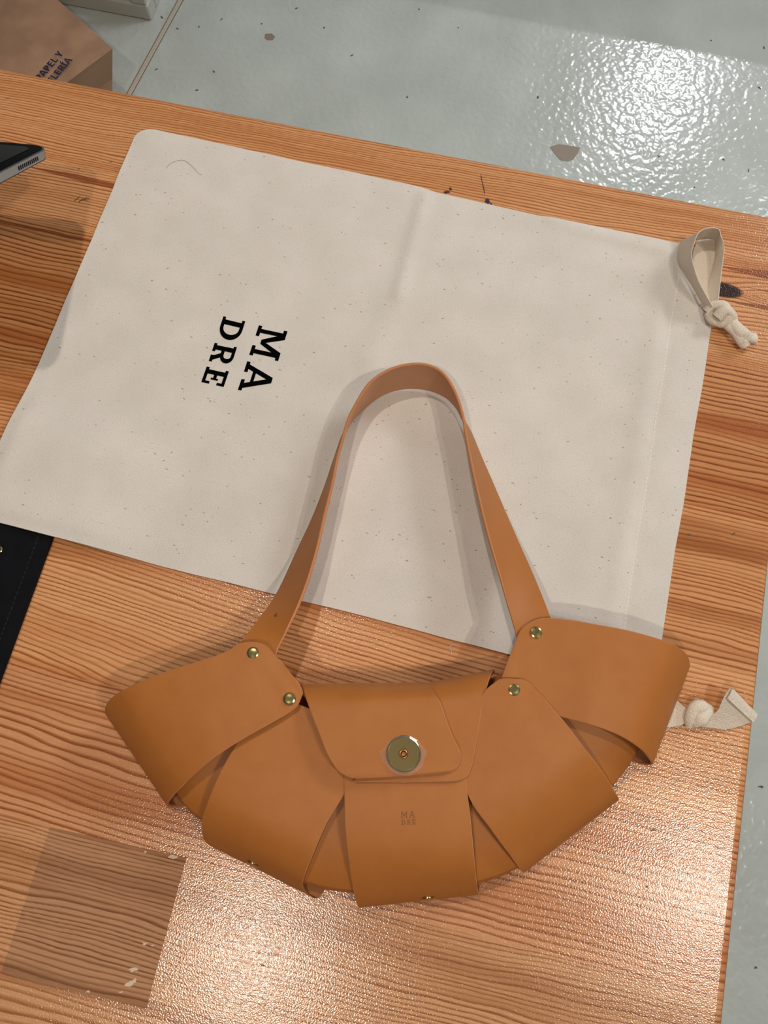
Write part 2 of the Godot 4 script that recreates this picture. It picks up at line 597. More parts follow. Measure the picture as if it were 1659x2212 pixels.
func _ready() -> void:
	rng.seed = 11
	# ---------------- camera, surroundings, exposure, lamps
	var cam := Camera3D.new()
	cam.name = "camera"
	add_child(cam)
	cam.position = V(0, 1.3, 0)
	cam.rotation_degrees = V(-75, 0, 0)
	cam.fov = 67.31
	cam.near = 0.02
	cam.far = 40.0
	cam.current = true
	var env := Environment.new()
	env.background_mode = Environment.BG_COLOR
	env.background_color = Color(0.03, 0.03, 0.03)
	env.tonemap_mode = Environment.TONE_MAPPER_LINEAR
	env.tonemap_exposure = 1.06
	env.sdfgi_enabled = true
	env.ssao_enabled = true
	env.ssil_enabled = true
	var we := WorldEnvironment.new()
	we.name = "surroundings"
	we.environment = env
	add_child(we)
	make_materials()
	var warm := Color(1.0, 0.95, 0.89)
	var cool := Color(0.97, 0.99, 1.0)
	track_spot("white ceiling spotlight to the right of the table front", V(1.14, 2.92, 0.52), V(0.0, 0.75, -0.1), 0.95, warm, 38.0)
	track_spot("white ceiling spotlight just left of the right front one", V(0.92, 2.92, 0.62), V(0.0, 0.75, -0.1), 0.42, warm, 38.0)
	track_spot("white ceiling spotlight behind the photographer on the left", V(-0.42, 2.92, 0.72), V(0.0, 0.75, -0.1), 1.02, warm, 38.0)
	track_spot("white ceiling spotlight over the far left table corner", V(-0.32, 2.92, -0.85), V(0.0, 0.75, -0.1), 1.15, warm, 38.0)
	track_spot("white ceiling spotlight far ahead shining back at the floor", V(1.84, 2.92, -4.06), V(0.55, 0.0, -1.1), 3.0, cool, 16.0)
	var al := AreaLight3D.new()  # fill light added out of view to brighten the floor
	al.name = "fill_panel_light"
	al.area_size = Vector2(1.2, 1.2)
	al.light_energy = 6.9
	al.light_color = cool
	al.area_range = 12.0
	al.shadow_enabled = true
	add_child(al)
	al.look_at_from_position(V(2.75, 2.95, -2.2), V(2.75, 0, -2.2), Vector3.BACK)

	build_room()
	build_table()
	build_dust_bag()
	build_handbag()
	build_wallet()
	build_tablet()
	build_floor_things()
	build_small_marks()


# ------------------------------------------------------------------ the room
func build_room() -> void:
	O = Vector3.ZERO
	var st := begin()
	at_box(st, V(0, -0.05, -1.5), V(7, 0.1, 8), 0.001)
	structure("floor", done(st, M.concrete))
	st = begin()
	at_box(st, V(0, 3.05, -1.5), V(7, 0.1, 8), 0.001)
	structure("ceiling", done(st, M.wall))
	for w in [["wall_left", V(-3.55, 1.5, -1.5), V(0.1, 3, 8)], ["wall_right", V(3.55, 1.5, -1.5), V(0.1, 3, 8)], ["wall_back", V(0, 1.5, -5.55), V(7, 3, 0.1)], ["wall_front", V(0, 1.5, 2.55), V(7, 3, 0.1)]]:
		st = begin()
		at_box(st, w[1], w[2], 0.001)
		structure(w[0], done(st, M.wall))
	st = begin()
	at_box(st, V(2.75, 2.985, -2.2), V(1.26, 0.03, 1.26), 0.004)  # body of the added fill panel, out of view
	var lp := solo("fill_panel", done(st, M.lamp_body), "unseen square panel added on the ceiling to brighten the floor", "light panel")
	st = begin()
	at_box(st, V(2.75, 2.966, -2.2), V(1.2, 0.006, 1.2), 0.001)
	var gl := mat(Color.WHITE, 0.5)
	gl.emission_enabled = true
	gl.emission = Color(0.97, 0.99, 1.0)
	gl.emission_energy_multiplier = 1.6  # glowing face of the added fill panel
	part("diffuser", done(st, gl), lp)
	# filler strip in the floor joint
	var a := V(-0.4512,0,-1.4776)
	var b := V(-0.4256,0,-1.4776)
	var c := V(-0.5177,0,-1.2384)
	var d := V(-0.5309,0,-1.2384)
	var mid0 := (a + b) / 2.0
	var mid1 := (c + d) / 2.0
	var along := (mid1 - mid0)
	var p0 := V(392, 0, 0)
	p0 = V(-0.4305,0,-1.4776) - along * 2.0
	var p1 := V(-0.5224,0,-1.2384) + along * 1.5
	var turn := -atan2(p1.z - p0.z, p1.x - p0.x)
	st = begin()
	at_box(st, (p0 + p1) / 2.0 + V(0, 0.0004, 0), V(p0.distance_to(p1), 0.002, 0.0085), 0.0008, turn)
	structure("trim_1", done(st, M.joint))
	st = begin()
	for s in [-1.0, 1.0]:
		var side: Vector3 = (p1 - p0).cross(Vector3.UP).normalized() * 0.0052 * s
		at_box(st, (p0 + p1) / 2.0 + side + V(0, -0.0004, 0), V(p0.distance_to(p1), 0.002, 0.0025), 0.0003, turn)
	structure("trim_2", done(st, M.joint_side))


# ------------------------------------------------------------------ the table
func build_table() -> void:
	var corner := V(0.3467,0.75,-0.3941)
	var t := thing("shop_table", "wide varnished orange pine table of glued boards under the bags", "table", V(corner.x, 0, corner.z), -TURN)
	var edges := [0.0, 0.141, 0.262, 0.376, 0.483, 0.581, 0.672, 0.78, 0.89]
	var boards := [
		{"light": Color(0.830, 0.610, 0.424), "dark": Color(0.60, 0.345, 0.18), "red": Color(0.70, 0.42, 0.22), "gap": 2.6, "tilt": 0.012, "curve": 0.00002, "mid": 300.0, "tone": 0.05, "knots": [[741.0, 77.0, 8.5]], "streaks": [[150.0, 420.0, 90.5, 99.0, 3.4], [733.0, 830.0, 56.0, 55.5, 6.0], [738.0, 830.0, 86.0, 84.5, 3.6], [750.0, 830.0, 70.0, 72.0, 1.6]]},
		{"light": Color(0.780, 0.543, 0.350), "dark": Color(0.51, 0.26, 0.11), "red": Color(0.63, 0.335, 0.155), "gap": 4.0, "tilt": -0.01, "curve": 0.00003, "mid": 500.0, "tone": 0.2, "knots": [], "streaks": [[0.0, 330.0, 4.0, 8.0, 2.0]]},
		{"light": Color(0.820, 0.584, 0.392), "dark": Color(0.57, 0.32, 0.15), "gap": 3.4, "tilt": 0.02, "curve": -0.00004, "mid": 500.0, "tone": 0.0, "knots": [], "streaks": []},
		{"light": Color(0.860, 0.635, 0.445), "dark": Color(0.63, 0.37, 0.185), "red": Color(0.70, 0.42, 0.22), "gap": 3.6, "tilt": -0.06, "curve": 0.00010, "mid": 560.0, "tone": 0.0, "knots": [], "streaks": []},
		{"light": Color(0.810, 0.579, 0.408), "dark": Color(0.59, 0.335, 0.175), "gap": 4.6, "tilt": -0.035, "curve": 0.00006, "mid": 500.0, "tone": 0.12, "red": Color(0.68, 0.40, 0.22), "knots": [], "streaks": []},
		{"light": Color(0.800, 0.594, 0.424), "dark": Color(0.57, 0.34, 0.185), "gap": 3.1, "tilt": 0.006, "curve": 0.00002, "mid": 650.0, "tone": 0.0, "knots": [], "streaks": []},
		{"light": Color(0.800, 0.594, 0.424), "dark": Color(0.60, 0.365, 0.20), "gap": 5.4, "tilt": -0.025, "curve": 0.00003, "mid": 300.0, "tone": 0.0, "knots": [], "streaks": []},
		{"light": Color(0.800, 0.574, 0.392), "dark": Color(0.60, 0.36, 0.20), "gap": 4.4, "tilt": 0.0, "curve": 0.0, "mid": 400.0, "tone": 0.0, "knots": [], "streaks": []}]
	# fine orange-peel of the varnish, shared by all boards
	var vn := FastNoiseLite.new()
	vn.seed = 8
	vn.frequency = 0.26
	vn.fractal_octaves = 3
	var varnish := NoiseTexture2D.new()
	varnish.width = 2048
	varnish.height = 310
	varnish.noise = vn
	varnish.as_normal_map = true
	varnish.bump_strength = 3.0
	for i in boards.size():
		var z0: float = edges[i]
		var z1: float = edges[i + 1]
		var p: Dictionary = boards[i]
		p.wide = z1 - z0
		p.seed = 40 + i * 7
		if i == 5: patch_board = p
		var m := mat(Color.WHITE, 0.19)
		m.albedo_texture = wood_texture(p)
		m.normal_enabled = true
		m.normal_texture = varnish
		m.normal_scale = 0.12
		m.metallic_specular = 0.6
		M["board%d" % i] = m
		var mesh := board_mesh(z0, z1, m, i == 0)
		part("plank", mesh, t)
	O = Vector3.ZERO
	var st := begin()
	for q in [V(-0.75, 0.67, 0.07), V(-0.75, 0.67, 0.82)]:
		at_box(st, q, V(1.36, 0.1, 0.022), 0.002)
	for q in [V(-0.07, 0.67, 0.445), V(-1.43, 0.67, 0.445)]:
		at_box(st, q, V(0.022, 0.1, 0.73), 0.002)
	part("apron", done(st, M.end_wood), t)
	for q in [V(-0.075, 0.36, 0.075), V(-0.075, 0.36, 0.815), V(-1.425, 0.36, 0.075), V(-1.425, 0.36, 0.815)]:
		st = begin()
		at_box(st, q, V(0.065, 0.72, 0.065), 0.003)
		part("leg", done(st, M.end_wood), t)


# a board with its grain along x, from x = -1.5 to 0, its end rounded over
func board_mesh(z0: float, z1: float, m: Material, outer: bool) -> ArrayMesh:
	O = Vector3.ZERO
	var th := 0.03
	var prof: Array[Vector2] = [Vector2(-1.5, TOP - th), Vector2(-1.5, TOP)]
	var r := 0.006
	for k in 7:
		var a := PI / 2 * (1.0 - k / 6.0)
		prof.append(Vector2(-r + r * cos(a), TOP - r + r * sin(a)))
	prof.append(Vector2(0.0, TOP - th))
	var top := begin()
	var end := begin()
	var ea := 0.004 if outer else 0.00015
	var zz := [[z0, -ea], [z0 + ea * 0.3, -ea * 0.3], [z0 + ea, 0.0], [z1 - 0.00015, 0.0], [z1, -0.00015]]
	for i in range(1, prof.size() - 1):
		var a := prof[i]
		var b := prof[i + 1]
		var n2 := Vector2(-(b - a).y, (b - a).x).normalized()
		if n2.dot(Vector2(1, 1)) < 0.0: n2 = -n2
		var st := top if i < 5 else end
		for k in zz.size() - 1:
			var za: float = zz[k][0]
			var zb: float = zz[k + 1][0]
			var dy := [zz[k][1], zz[k + 1][1]]
			var q: Array[Vector3] = [V(a.x, a.y + dy[0], za), V(b.x, b.y + dy[0], za), V(b.x, b.y + dy[1], zb), V(a.x, a.y + dy[1], zb)]
			var u: Array[Vector2] = []
			for e in q: u.append(Vector2((e.x + 0.8) / 0.8 + (TOP - e.y) * 0.6, (e.z - z0) / (z1 - z0)))
			var n := V(n2.x, n2.y, 0)
			if k < 2 and outer: n = (n + V(0, 0, -0.9 + 0.5 * k)).normalized()
			tri(st, q[0], q[1], q[2], n, n, n, u[0], u[1], u[2])
			tri(st, q[0], q[2], q[3], n, n, n, u[0], u[2], u[3])
	quad(end, V(-1.5, TOP - th, z0), V(0, TOP - th, z0), V(0, TOP - 0.004, z0), V(-1.5, TOP - 0.004, z0), V(0, 0, -1))
	quad(end, V(-1.5, TOP - th, z1), V(0, TOP - th, z1), V(0, TOP - 0.004, z1), V(-1.5, TOP - 0.004, z1), V(0, 0, 1))
	quad(end, V(-1.5, TOP - th, z0), V(0, TOP - th, z0), V(0, TOP - th, z1), V(-1.5, TOP - th, z1), V(0, -1, 0))
	quad(end, V(-1.5, TOP - th, z0), V(-1.5, TOP, z0), V(-1.5, TOP, z1), V(-1.5, TOP - th, z1), V(-1, 0, 0))
	var mesh := done(top, m)
	done(end, M.end_wood, mesh)
	return mesh


# ------------------------------------------------------------------ the canvas dust bag
var bag_quad := [V(-0.209,0.752,-0.4876),V(0.275,0.752,-0.3641),V(0.187,0.752,-0.0187),V(-0.3022,0.752,-0.1426)]
var bag_noise := FastNoiseLite.new()
var patch_board := {}


func gauss(d: float, w: float) -> float:
	return exp(-d * d / (w * w))


func seg_dist(p: Vector2, a: Vector2, b: Vector2) -> float:
	return Geometry2D.get_closest_point_to_segment(p, a, b).distance_to(p)


# height of the cloth above the table at (s, t), s along the long side, t across
func cloth_rise(s: float, t: float) -> float:
	var p := Vector2(s * 0.5, t * 0.357)
	var k := Vector2(0.5, 0.357)
	var h := 0.0026 + 0.0010 * bag_noise.get_noise_2d(s * 2.2, t * 1.8) + 0.0004 * bag_noise.get_noise_2d(s * 9.0, t * 7.0)
	# the old fold across the middle, the casing seam, soft ripples
	h += 0.0026 * gauss(seg_dist(p, Vector2(0.5061,0.0224) * k, Vector2(0.5105,0.2883) * k), 0.006)
	h += 0.0012 * gauss(seg_dist(p, Vector2(0.5105,0.2883) * k, Vector2(0.4995,0.4787) * k), 0.011)
	h += 0.0020 * gauss(seg_dist(p, Vector2(0.7162,0.0049) * k, Vector2(0.9109,0.0294) * k), 0.006)
	h -= 0.0010 * gauss(seg_dist(p, Vector2(0.9347,0.0394) * k, Vector2(0.9466,0.9214) * k), 0.003)
	h += 0.0018 * gauss(seg_dist(p, Vector2(0.9129,0.0472) * k, Vector2(0.9266,0.9239) * k), 0.008)
	h += 0.0016 * gauss(seg_dist(p, Vector2(0.4445,0.6098) * k, Vector2(0.6437,0.6356) * k), 0.014)
	h += 0.0088 * (1.0 - smoothstep(0.13, 0.3, s)) * smoothstep(0.66, 0.82, t)      # lies over the wallet
	var edge := minf(minf(s, 1.0 - s) * 0.5, minf(t, 1.0 - t) * 0.357)
	return h * lerpf(0.8, 1.0, smoothstep(0.0, 0.012, edge))


func cloth_plan(s: float, t: float) -> Vector3:
	var p: Vector3 = bag_quad[0].lerp(bag_quad[1], s).lerp(bag_quad[3].lerp(bag_quad[2], s), t)
	var wob := 0.0011 * bag_noise.get_noise_1d(s * 3.0 + (0.0 if t < 0.5 else 9.0)) * absf(2.0 * t - 1.0)
	wob += 0.0022 * gauss(t, 0.1) * (smoothstep(0.48, 0.53, s) - smoothstep(0.62, 0.9, s))
	p.z += wob
	p.x += 0.0010 * bag_noise.get_noise_1d(t * 3.0 + (20.0 if s < 0.5 else 31.0)) * absf(2.0 * s - 1.0)
	p.y = TOP
	return p


func cloth_point(s: float, t: float) -> Vector3:
	return cloth_plan(s, t) + V(0, cloth_rise(s, t), 0)


# finds the cloth surface above a plan point
func on_cloth(p: Vector3) -> Vector3:
	var s := 0.5
	var t := 0.5
	for i in 12:
		var c := cloth_plan(s, t)
		var e := Vector2(p.x - c.x, p.z - c.z)
		var ds := cloth_plan(s + 0.01, t) - c
		var dt := cloth_plan(s, t + 0.01) - c
		var det := ds.x * dt.z - ds.z * dt.x
		s += 0.01 * (e.x * dt.z - e.y * dt.x) / det
		t += 0.01 * (ds.x * e.y - ds.z * e.x) / det
	return V(p.x, TOP + cloth_rise(s, t), p.z)


# (s, t) of a grid corner: the two far corners of the bag are rounded off
func rounded(s: float, t: float, r: float) -> Vector2:
	if s < r and t < r:
		var d := Vector2(r - s, r - t)
		var m := maxf(d.x, d.y)
		if d.length() > 0.0:
			d = d * m / d.length()
		return Vector2(r - d.x, r - d.y)
	return Vector2(s, t)


func build_dust_bag() -> void:
	bag_noise.seed = 6
	bag_noise.frequency = 1.0
	bag_noise.fractal_octaves = 3
	var bag := thing("dust_bag", "flat cream canvas drawstring dust bag lying under the leather handbag's strap", "dust bag", V(-0.05, TOP, -0.2))
	var nu := 150
	var nv := 116
	var g := []
	for i in nu + 1:
		var line := PackedVector3Array()
		for j in nv + 1:
			var e := rounded(float(i) / nu, float(j) / nv, 0.035)
			line.append(cloth_point(e.x, e.y))
		g.append(line)
	var st := begin()
	var sk := begin()
	for i in nu:
		for j in nv:
			var q := [[i, j], [i + 1, j], [i + 1, j + 1], [i, j + 1]]
			var n := []
			for e in q:
				var du: Vector3 = g[mini(e[0] + 1, nu)][e[1]] - g[maxi(e[0] - 1, 0)][e[1]]
				var dv: Vector3 = g[e[0]][mini(e[1] + 1, nv)] - g[e[0]][maxi(e[1] - 1, 0)]
				n.append(dv.cross(du).normalized())
			var u := []
			for e in q: u.append(Vector2(float(e[0]) / nu, float(e[1]) / nv))
			tri(st, g[i][j], g[i + 1][j], g[i + 1][j + 1], n[0], n[1], n[2], u[0], u[1], u[2])
			tri(st, g[i][j], g[i + 1][j + 1], g[i][j + 1], n[0], n[2], n[3], u[0], u[2], u[3])
	var ring := []
	for i in nu: ring.append(g[i][0])
	for j in nv: ring.append(g[nu][j])
	for i in nu: ring.append(g[nu - i][nv])
	for j in nv: ring.append(g[0][nv - j])
	var mid := cloth_point(0.5, 0.5)
	for r in ring.size():
		var a: Vector3 = ring[r]
		var b: Vector3 = ring[(r + 1) % ring.size()]
		var lo := V(0, TOP + 0.0002, 0)
		var la: Vector3 = a - V(0, minf(a.y - lo.y, 0.0028), 0)
		var lb: Vector3 = b - V(0, minf(b.y - lo.y, 0.0028), 0)
		quad(sk, a, b, lb, la, (a - mid) * V(1, 0, 1))
	for i in range(0, nu, 2):
		for j in range(0, nv, 2):
			var u4: Array[Vector3] = []
			for e in [[i, j], [i + 2, j], [i + 2, j + 2], [i, j + 2]]:
				var p: Vector3 = g[e[0]][e[1]]
				u4.append(V(p.x, maxf(TOP + 0.0002, p.y - 0.0028), p.z))
			if (u4[2] - u4[0]).cross(u4[3] - u4[1]).length() > 1e-12:
				quad(sk, u4[0], u4[1], u4[2], u4[3], Vector3.DOWN)
	var mesh := done(st, M.canvas)
	done(sk, M.canvas_edge, mesh)
	part("canvas_panel", mesh, bag)
	# printed slab capitals
	var words := {
		"M": [V(-0.0985,0.753,-0.2989), V(-0.105,0.753,-0.2734), V(-0.0758,0.753,-0.2935)],
		"A": [V(-0.1063,0.753,-0.268), V(-0.1124,0.753,-0.2439), V(-0.0836,0.753,-0.263)],
		"D": [V(-0.1269,0.753,-0.307), V(-0.1314,0.753,-0.2887), V(-0.1094,0.753,-0.3023)],
		"R": [V(-0.1325,0.753,-0.2838), V(-0.1363,0.753,-0.2682), V(-0.1149,0.753,-0.2799)],
		"E": [V(-0.1376,0.753,-0.2636), V(-0.141,0.753,-0.2505), V(-0.1201,0.753,-0.2594)]}
	for ch in words:
		st = begin()
		letter(st, ch, words[ch][0], words[ch][1], words[ch][2], on_cloth, 0.00025)
		part("printed_letter", done(st, M.ink), bag, "black slab capital " + ch)
	# stitches of the drawstring casing
	st = begin()
	var a0 := Vector2(0.9356,0.0758)
	var a1 := Vector2(0.9459,0.9151)
	var cnt := 95
	for k in cnt:
		var e := a0.lerp(a1, (k + 0.5) / cnt)
		var e2 := a0.lerp(a1, (k + 0.62) / cnt)
		var p := cloth_point(e.x, e.y)
		var d := cloth_point(e2.x, e2.y) - p
		box(st, Transform3D(Basis.looking_at(d, Vector3.UP), p + V(0, 0.0001, 0)), V(0.0006, 0.0005, 0.0021), 0.0001)
	part("stitching", done(st, M.thread), bag)
	# far drawstring: a tape loop gathered into a knot with a twisted tail
	var tp := [M.tape, M.tape, M.tape]
	var rows := [V(0.255,0.764,-0.3094), V(0.2536,0.756,-0.3089), V(0.2474,0.77,-0.3173), V(0.248,0.755,-0.3249), V(0.2414,0.774,-0.3271), V(0.2411,0.755,-0.3417), V(0.238,0.776,-0.3476), V(0.2364,0.754,-0.3565), V(0.2402,0.777,-0.3552), V(0.2385,0.754,-0.3687), V(0.2449,0.777,-0.3655), V(0.2425,0.754,-0.3749), V(0.2534,0.778,-0.3696), V(0.2548,0.756,-0.3746), V(0.2612,0.778,-0.3682), V(0.2679,0.756,-0.3738), V(0.2628,0.777,-0.3629), V(0.2673,0.756,-0.3623), V(0.2666,0.772,-0.3559), V(0.2621,0.756,-0.3439), V(0.2639,0.768,-0.3363), V(0.2578,0.756,-0.3327), V(0.2602,0.763,-0.3106), V(0.2572,0.756,-0.3106)]
	part("drawstring_loop", sheet(sheet_grid(rows, 0.0, 6, 8), 0.0007, tp, 1), bag, "tall cotton tape loop at the far corner")
	rows = [V(0.2558,0.754,-0.3767), V(0.272,0.756,-0.3767), V(0.2495,0.755,-0.363), V(0.2725,0.756,-0.3638), V(0.2497,0.756,-0.3383), V(0.2665,0.756,-0.3383), V(0.2539,0.757,-0.3182), V(0.2626,0.757,-0.3182), V(0.2556,0.758,-0.3094), V(0.2613,0.758,-0.3108)]
	part("drawstring_fold", sheet(sheet_grid(rows, 0.002, 5, 6), 0.0007, tp), bag)
	st = begin()
	var kl := smooth_line([V(0.2551,0.756,-0.3085), V(0.2581,0.76,-0.3117), V(0.2639,0.763,-0.3093), V(0.2673,0.762,-0.3031), V(0.2648,0.758,-0.2986), V(0.2583,0.757,-0.3018), V(0.2557,0.756,-0.3078)], 8)
	var rad := []
	for k in kl.size(): rad.append(0.0046 + 0.0003 * sin(k * 0.5))
	tube(st, kl, rad, 0.85, 14)
	kl = smooth_line([V(0.2585,0.762,-0.3004), V(0.2639,0.766,-0.3049), V(0.2697,0.762,-0.3031), V(0.2726,0.757,-0.2991), V(0.2739,0.756,-0.2956)], 8)
	rad = []
	for k in kl.size(): rad.append(0.0044 + 0.0004 * sin(k * 0.4))
	tube(st, kl, rad, 0.8, 14)
	part("drawstring_knot", done(st, M.tape), bag)
	st = begin()
	kl = smooth_line([V(0.2668,0.756,-0.3031), V(0.271,0.757,-0.2957), V(0.2757,0.757,-0.289), V(0.2797,0.756,-0.2835), V(0.2821,0.754,-0.2805)], 8)
	rad = []
	for k in kl.size(): rad.append(0.0050 + 0.0005 * sin(k * 0.35))
	tube(st, kl, rad, 0.7, 14)
	kl = smooth_line([V(0.2691,0.758,-0.304), V(0.2722,0.759,-0.298), V(0.2768,0.759,-0.2906), V(0.284,0.758,-0.2858), V(0.2885,0.756,-0.2855)], 8)
	rad = []
	for k in kl.size(): rad.append(0.0046 + 0.0005 * sin(k * 0.4 + 1.0))
	tube(st, kl, rad, 0.7, 14)
	part("drawstring_tail", done(st, M.tape), bag)
	st = begin()
	for e in [[V(0.2773,0.762,-0.2857), V(0.281,0.766,-0.2869), V(0.2818,0.768,-0.2865)], [V(0.2774,0.762,-0.2817), V(0.2813,0.766,-0.2842), V(0.2851,0.762,-0.2886)], [V(0.2767,0.759,-0.2793), V(0.2789,0.762,-0.2791), V(0.2812,0.764,-0.2813)], [V(0.2747,0.759,-0.2833), V(0.28,0.763,-0.2819), V(0.2829,0.765,-0.2841)]]:
		tube(st, smooth_line(e, 4), [0.0002, 0.0002, 0.0002, 0.0002, 0.0002, 0.0002, 0.0002, 0.0002, 0.0002], 1.0, 5)
	part("frayed_threads", done(st, M.thread), bag)
	# near drawstring: a short knotted tape sticking out under the handbag's right flap
	rows = [V(0.1914,0.754,-0.0138), V(0.1872,0.754,0.0064), V(0.1964,0.755,-0.0132), V(0.1903,0.754,0.0064), V(0.2008,0.756,-0.012), V(0.1952,0.754,0.0059), V(0.2042,0.758,-0.0078), V(0.2018,0.755,0.005), V(0.2089,0.759,-0.0051), V(0.2082,0.756,0.0022)]
	part("tape_end", sheet(sheet_grid(rows, 0.002, 6, 8), 0.0007, tp), bag)
	st = begin()
	kl = smooth_line([V(0.2104,0.755,0.0047), V(0.2089,0.758,-0.0011), V(0.2111,0.76,-0.0063), V(0.2161,0.76,-0.0075), V(0.2208,0.756,-0.0056)], 8)
	rad = []
	for k in kl.size(): rad.append(0.0046 + 0.0003 * sin(k * 0.4))
	tube(st, kl, rad, 0.75, 14)
	kl = smooth_line([V(0.2091,0.755,0.0018), V(0.212,0.758,0.0025), V(0.2152,0.76,0.0003), V(0.2203,0.758,-0.0041), V(0.2204,0.756,-0.0071)], 8)
	rad = []
	for k in kl.size(): rad.append(0.0044 + 0.0004 * sin(k * 0.5))
	tube(st, kl, rad, 0.75, 14)
	part("tape_knot", done(st, M.tape), bag)
	rows = [V(0.2151,0.758,-0.0048), V(0.2126,0.754,0.0047), V(0.22,0.759,-0.0051), V(0.2193,0.754,0.0058), V(0.2243,0.759,-0.0026), V(0.2283,0.754,0.0069), V(0.2269,0.761,-0.0048), V(0.2348,0.753,0.0075), V(0.2286,0.764,-0.0099), V(0.2403,0.753,0.0064), V(0.231,0.766,-0.015), V(0.2482,0.753,0.004), V(0.2345,0.767,-0.0196), V(0.2557,0.753,0.0003)]
	var tg := sheet_grid(rows, 0.002, 6, 10)
	part("tape_tail", sheet(tg, 0.0008, tp), bag)
	rows = [V(0.2315,0.767,-0.0123), V(0.2524,0.754,0.0031), V(0.2336,0.768,-0.0156), V(0.2547,0.755,0.0005), V(0.2352,0.7685,-0.019), V(0.256,0.755,-0.0026)]
	part("tape_hem", sheet(sheet_grid(rows, 0.0, 5, 10), 0.0012, tp), bag)
	st = begin()
	var h0 := V(0.2319,0.7682,-0.0124)
	var h1 := V(0.2523,0.7552,0.0022)
	for k in 14:
		var p := h0.lerp(h1, (k + 0.5) / 14.0)
		box(st, Transform3D(Basis.looking_at(h1 - h0, Vector3.UP), p), V(0.0007, 0.0006, 0.0026), 0.0001)
	part("tape_stitching", done(st, M.thread), bag)


# ------------------------------------------------------------------ the handbag
func rivet(st: SurfaceTool, p: Vector3, n: Vector3, r: float) -> void:
	lathe(st, p - n * 0.0004, n, [Vector2(r, 0.0), Vector2(r, 0.0006), Vector2(r * 0.93, 0.0011), Vector2(r * 0.7, 0.0014), Vector2(r * 0.35, 0.00152), Vector2(0.0, 0.00155)], 26)


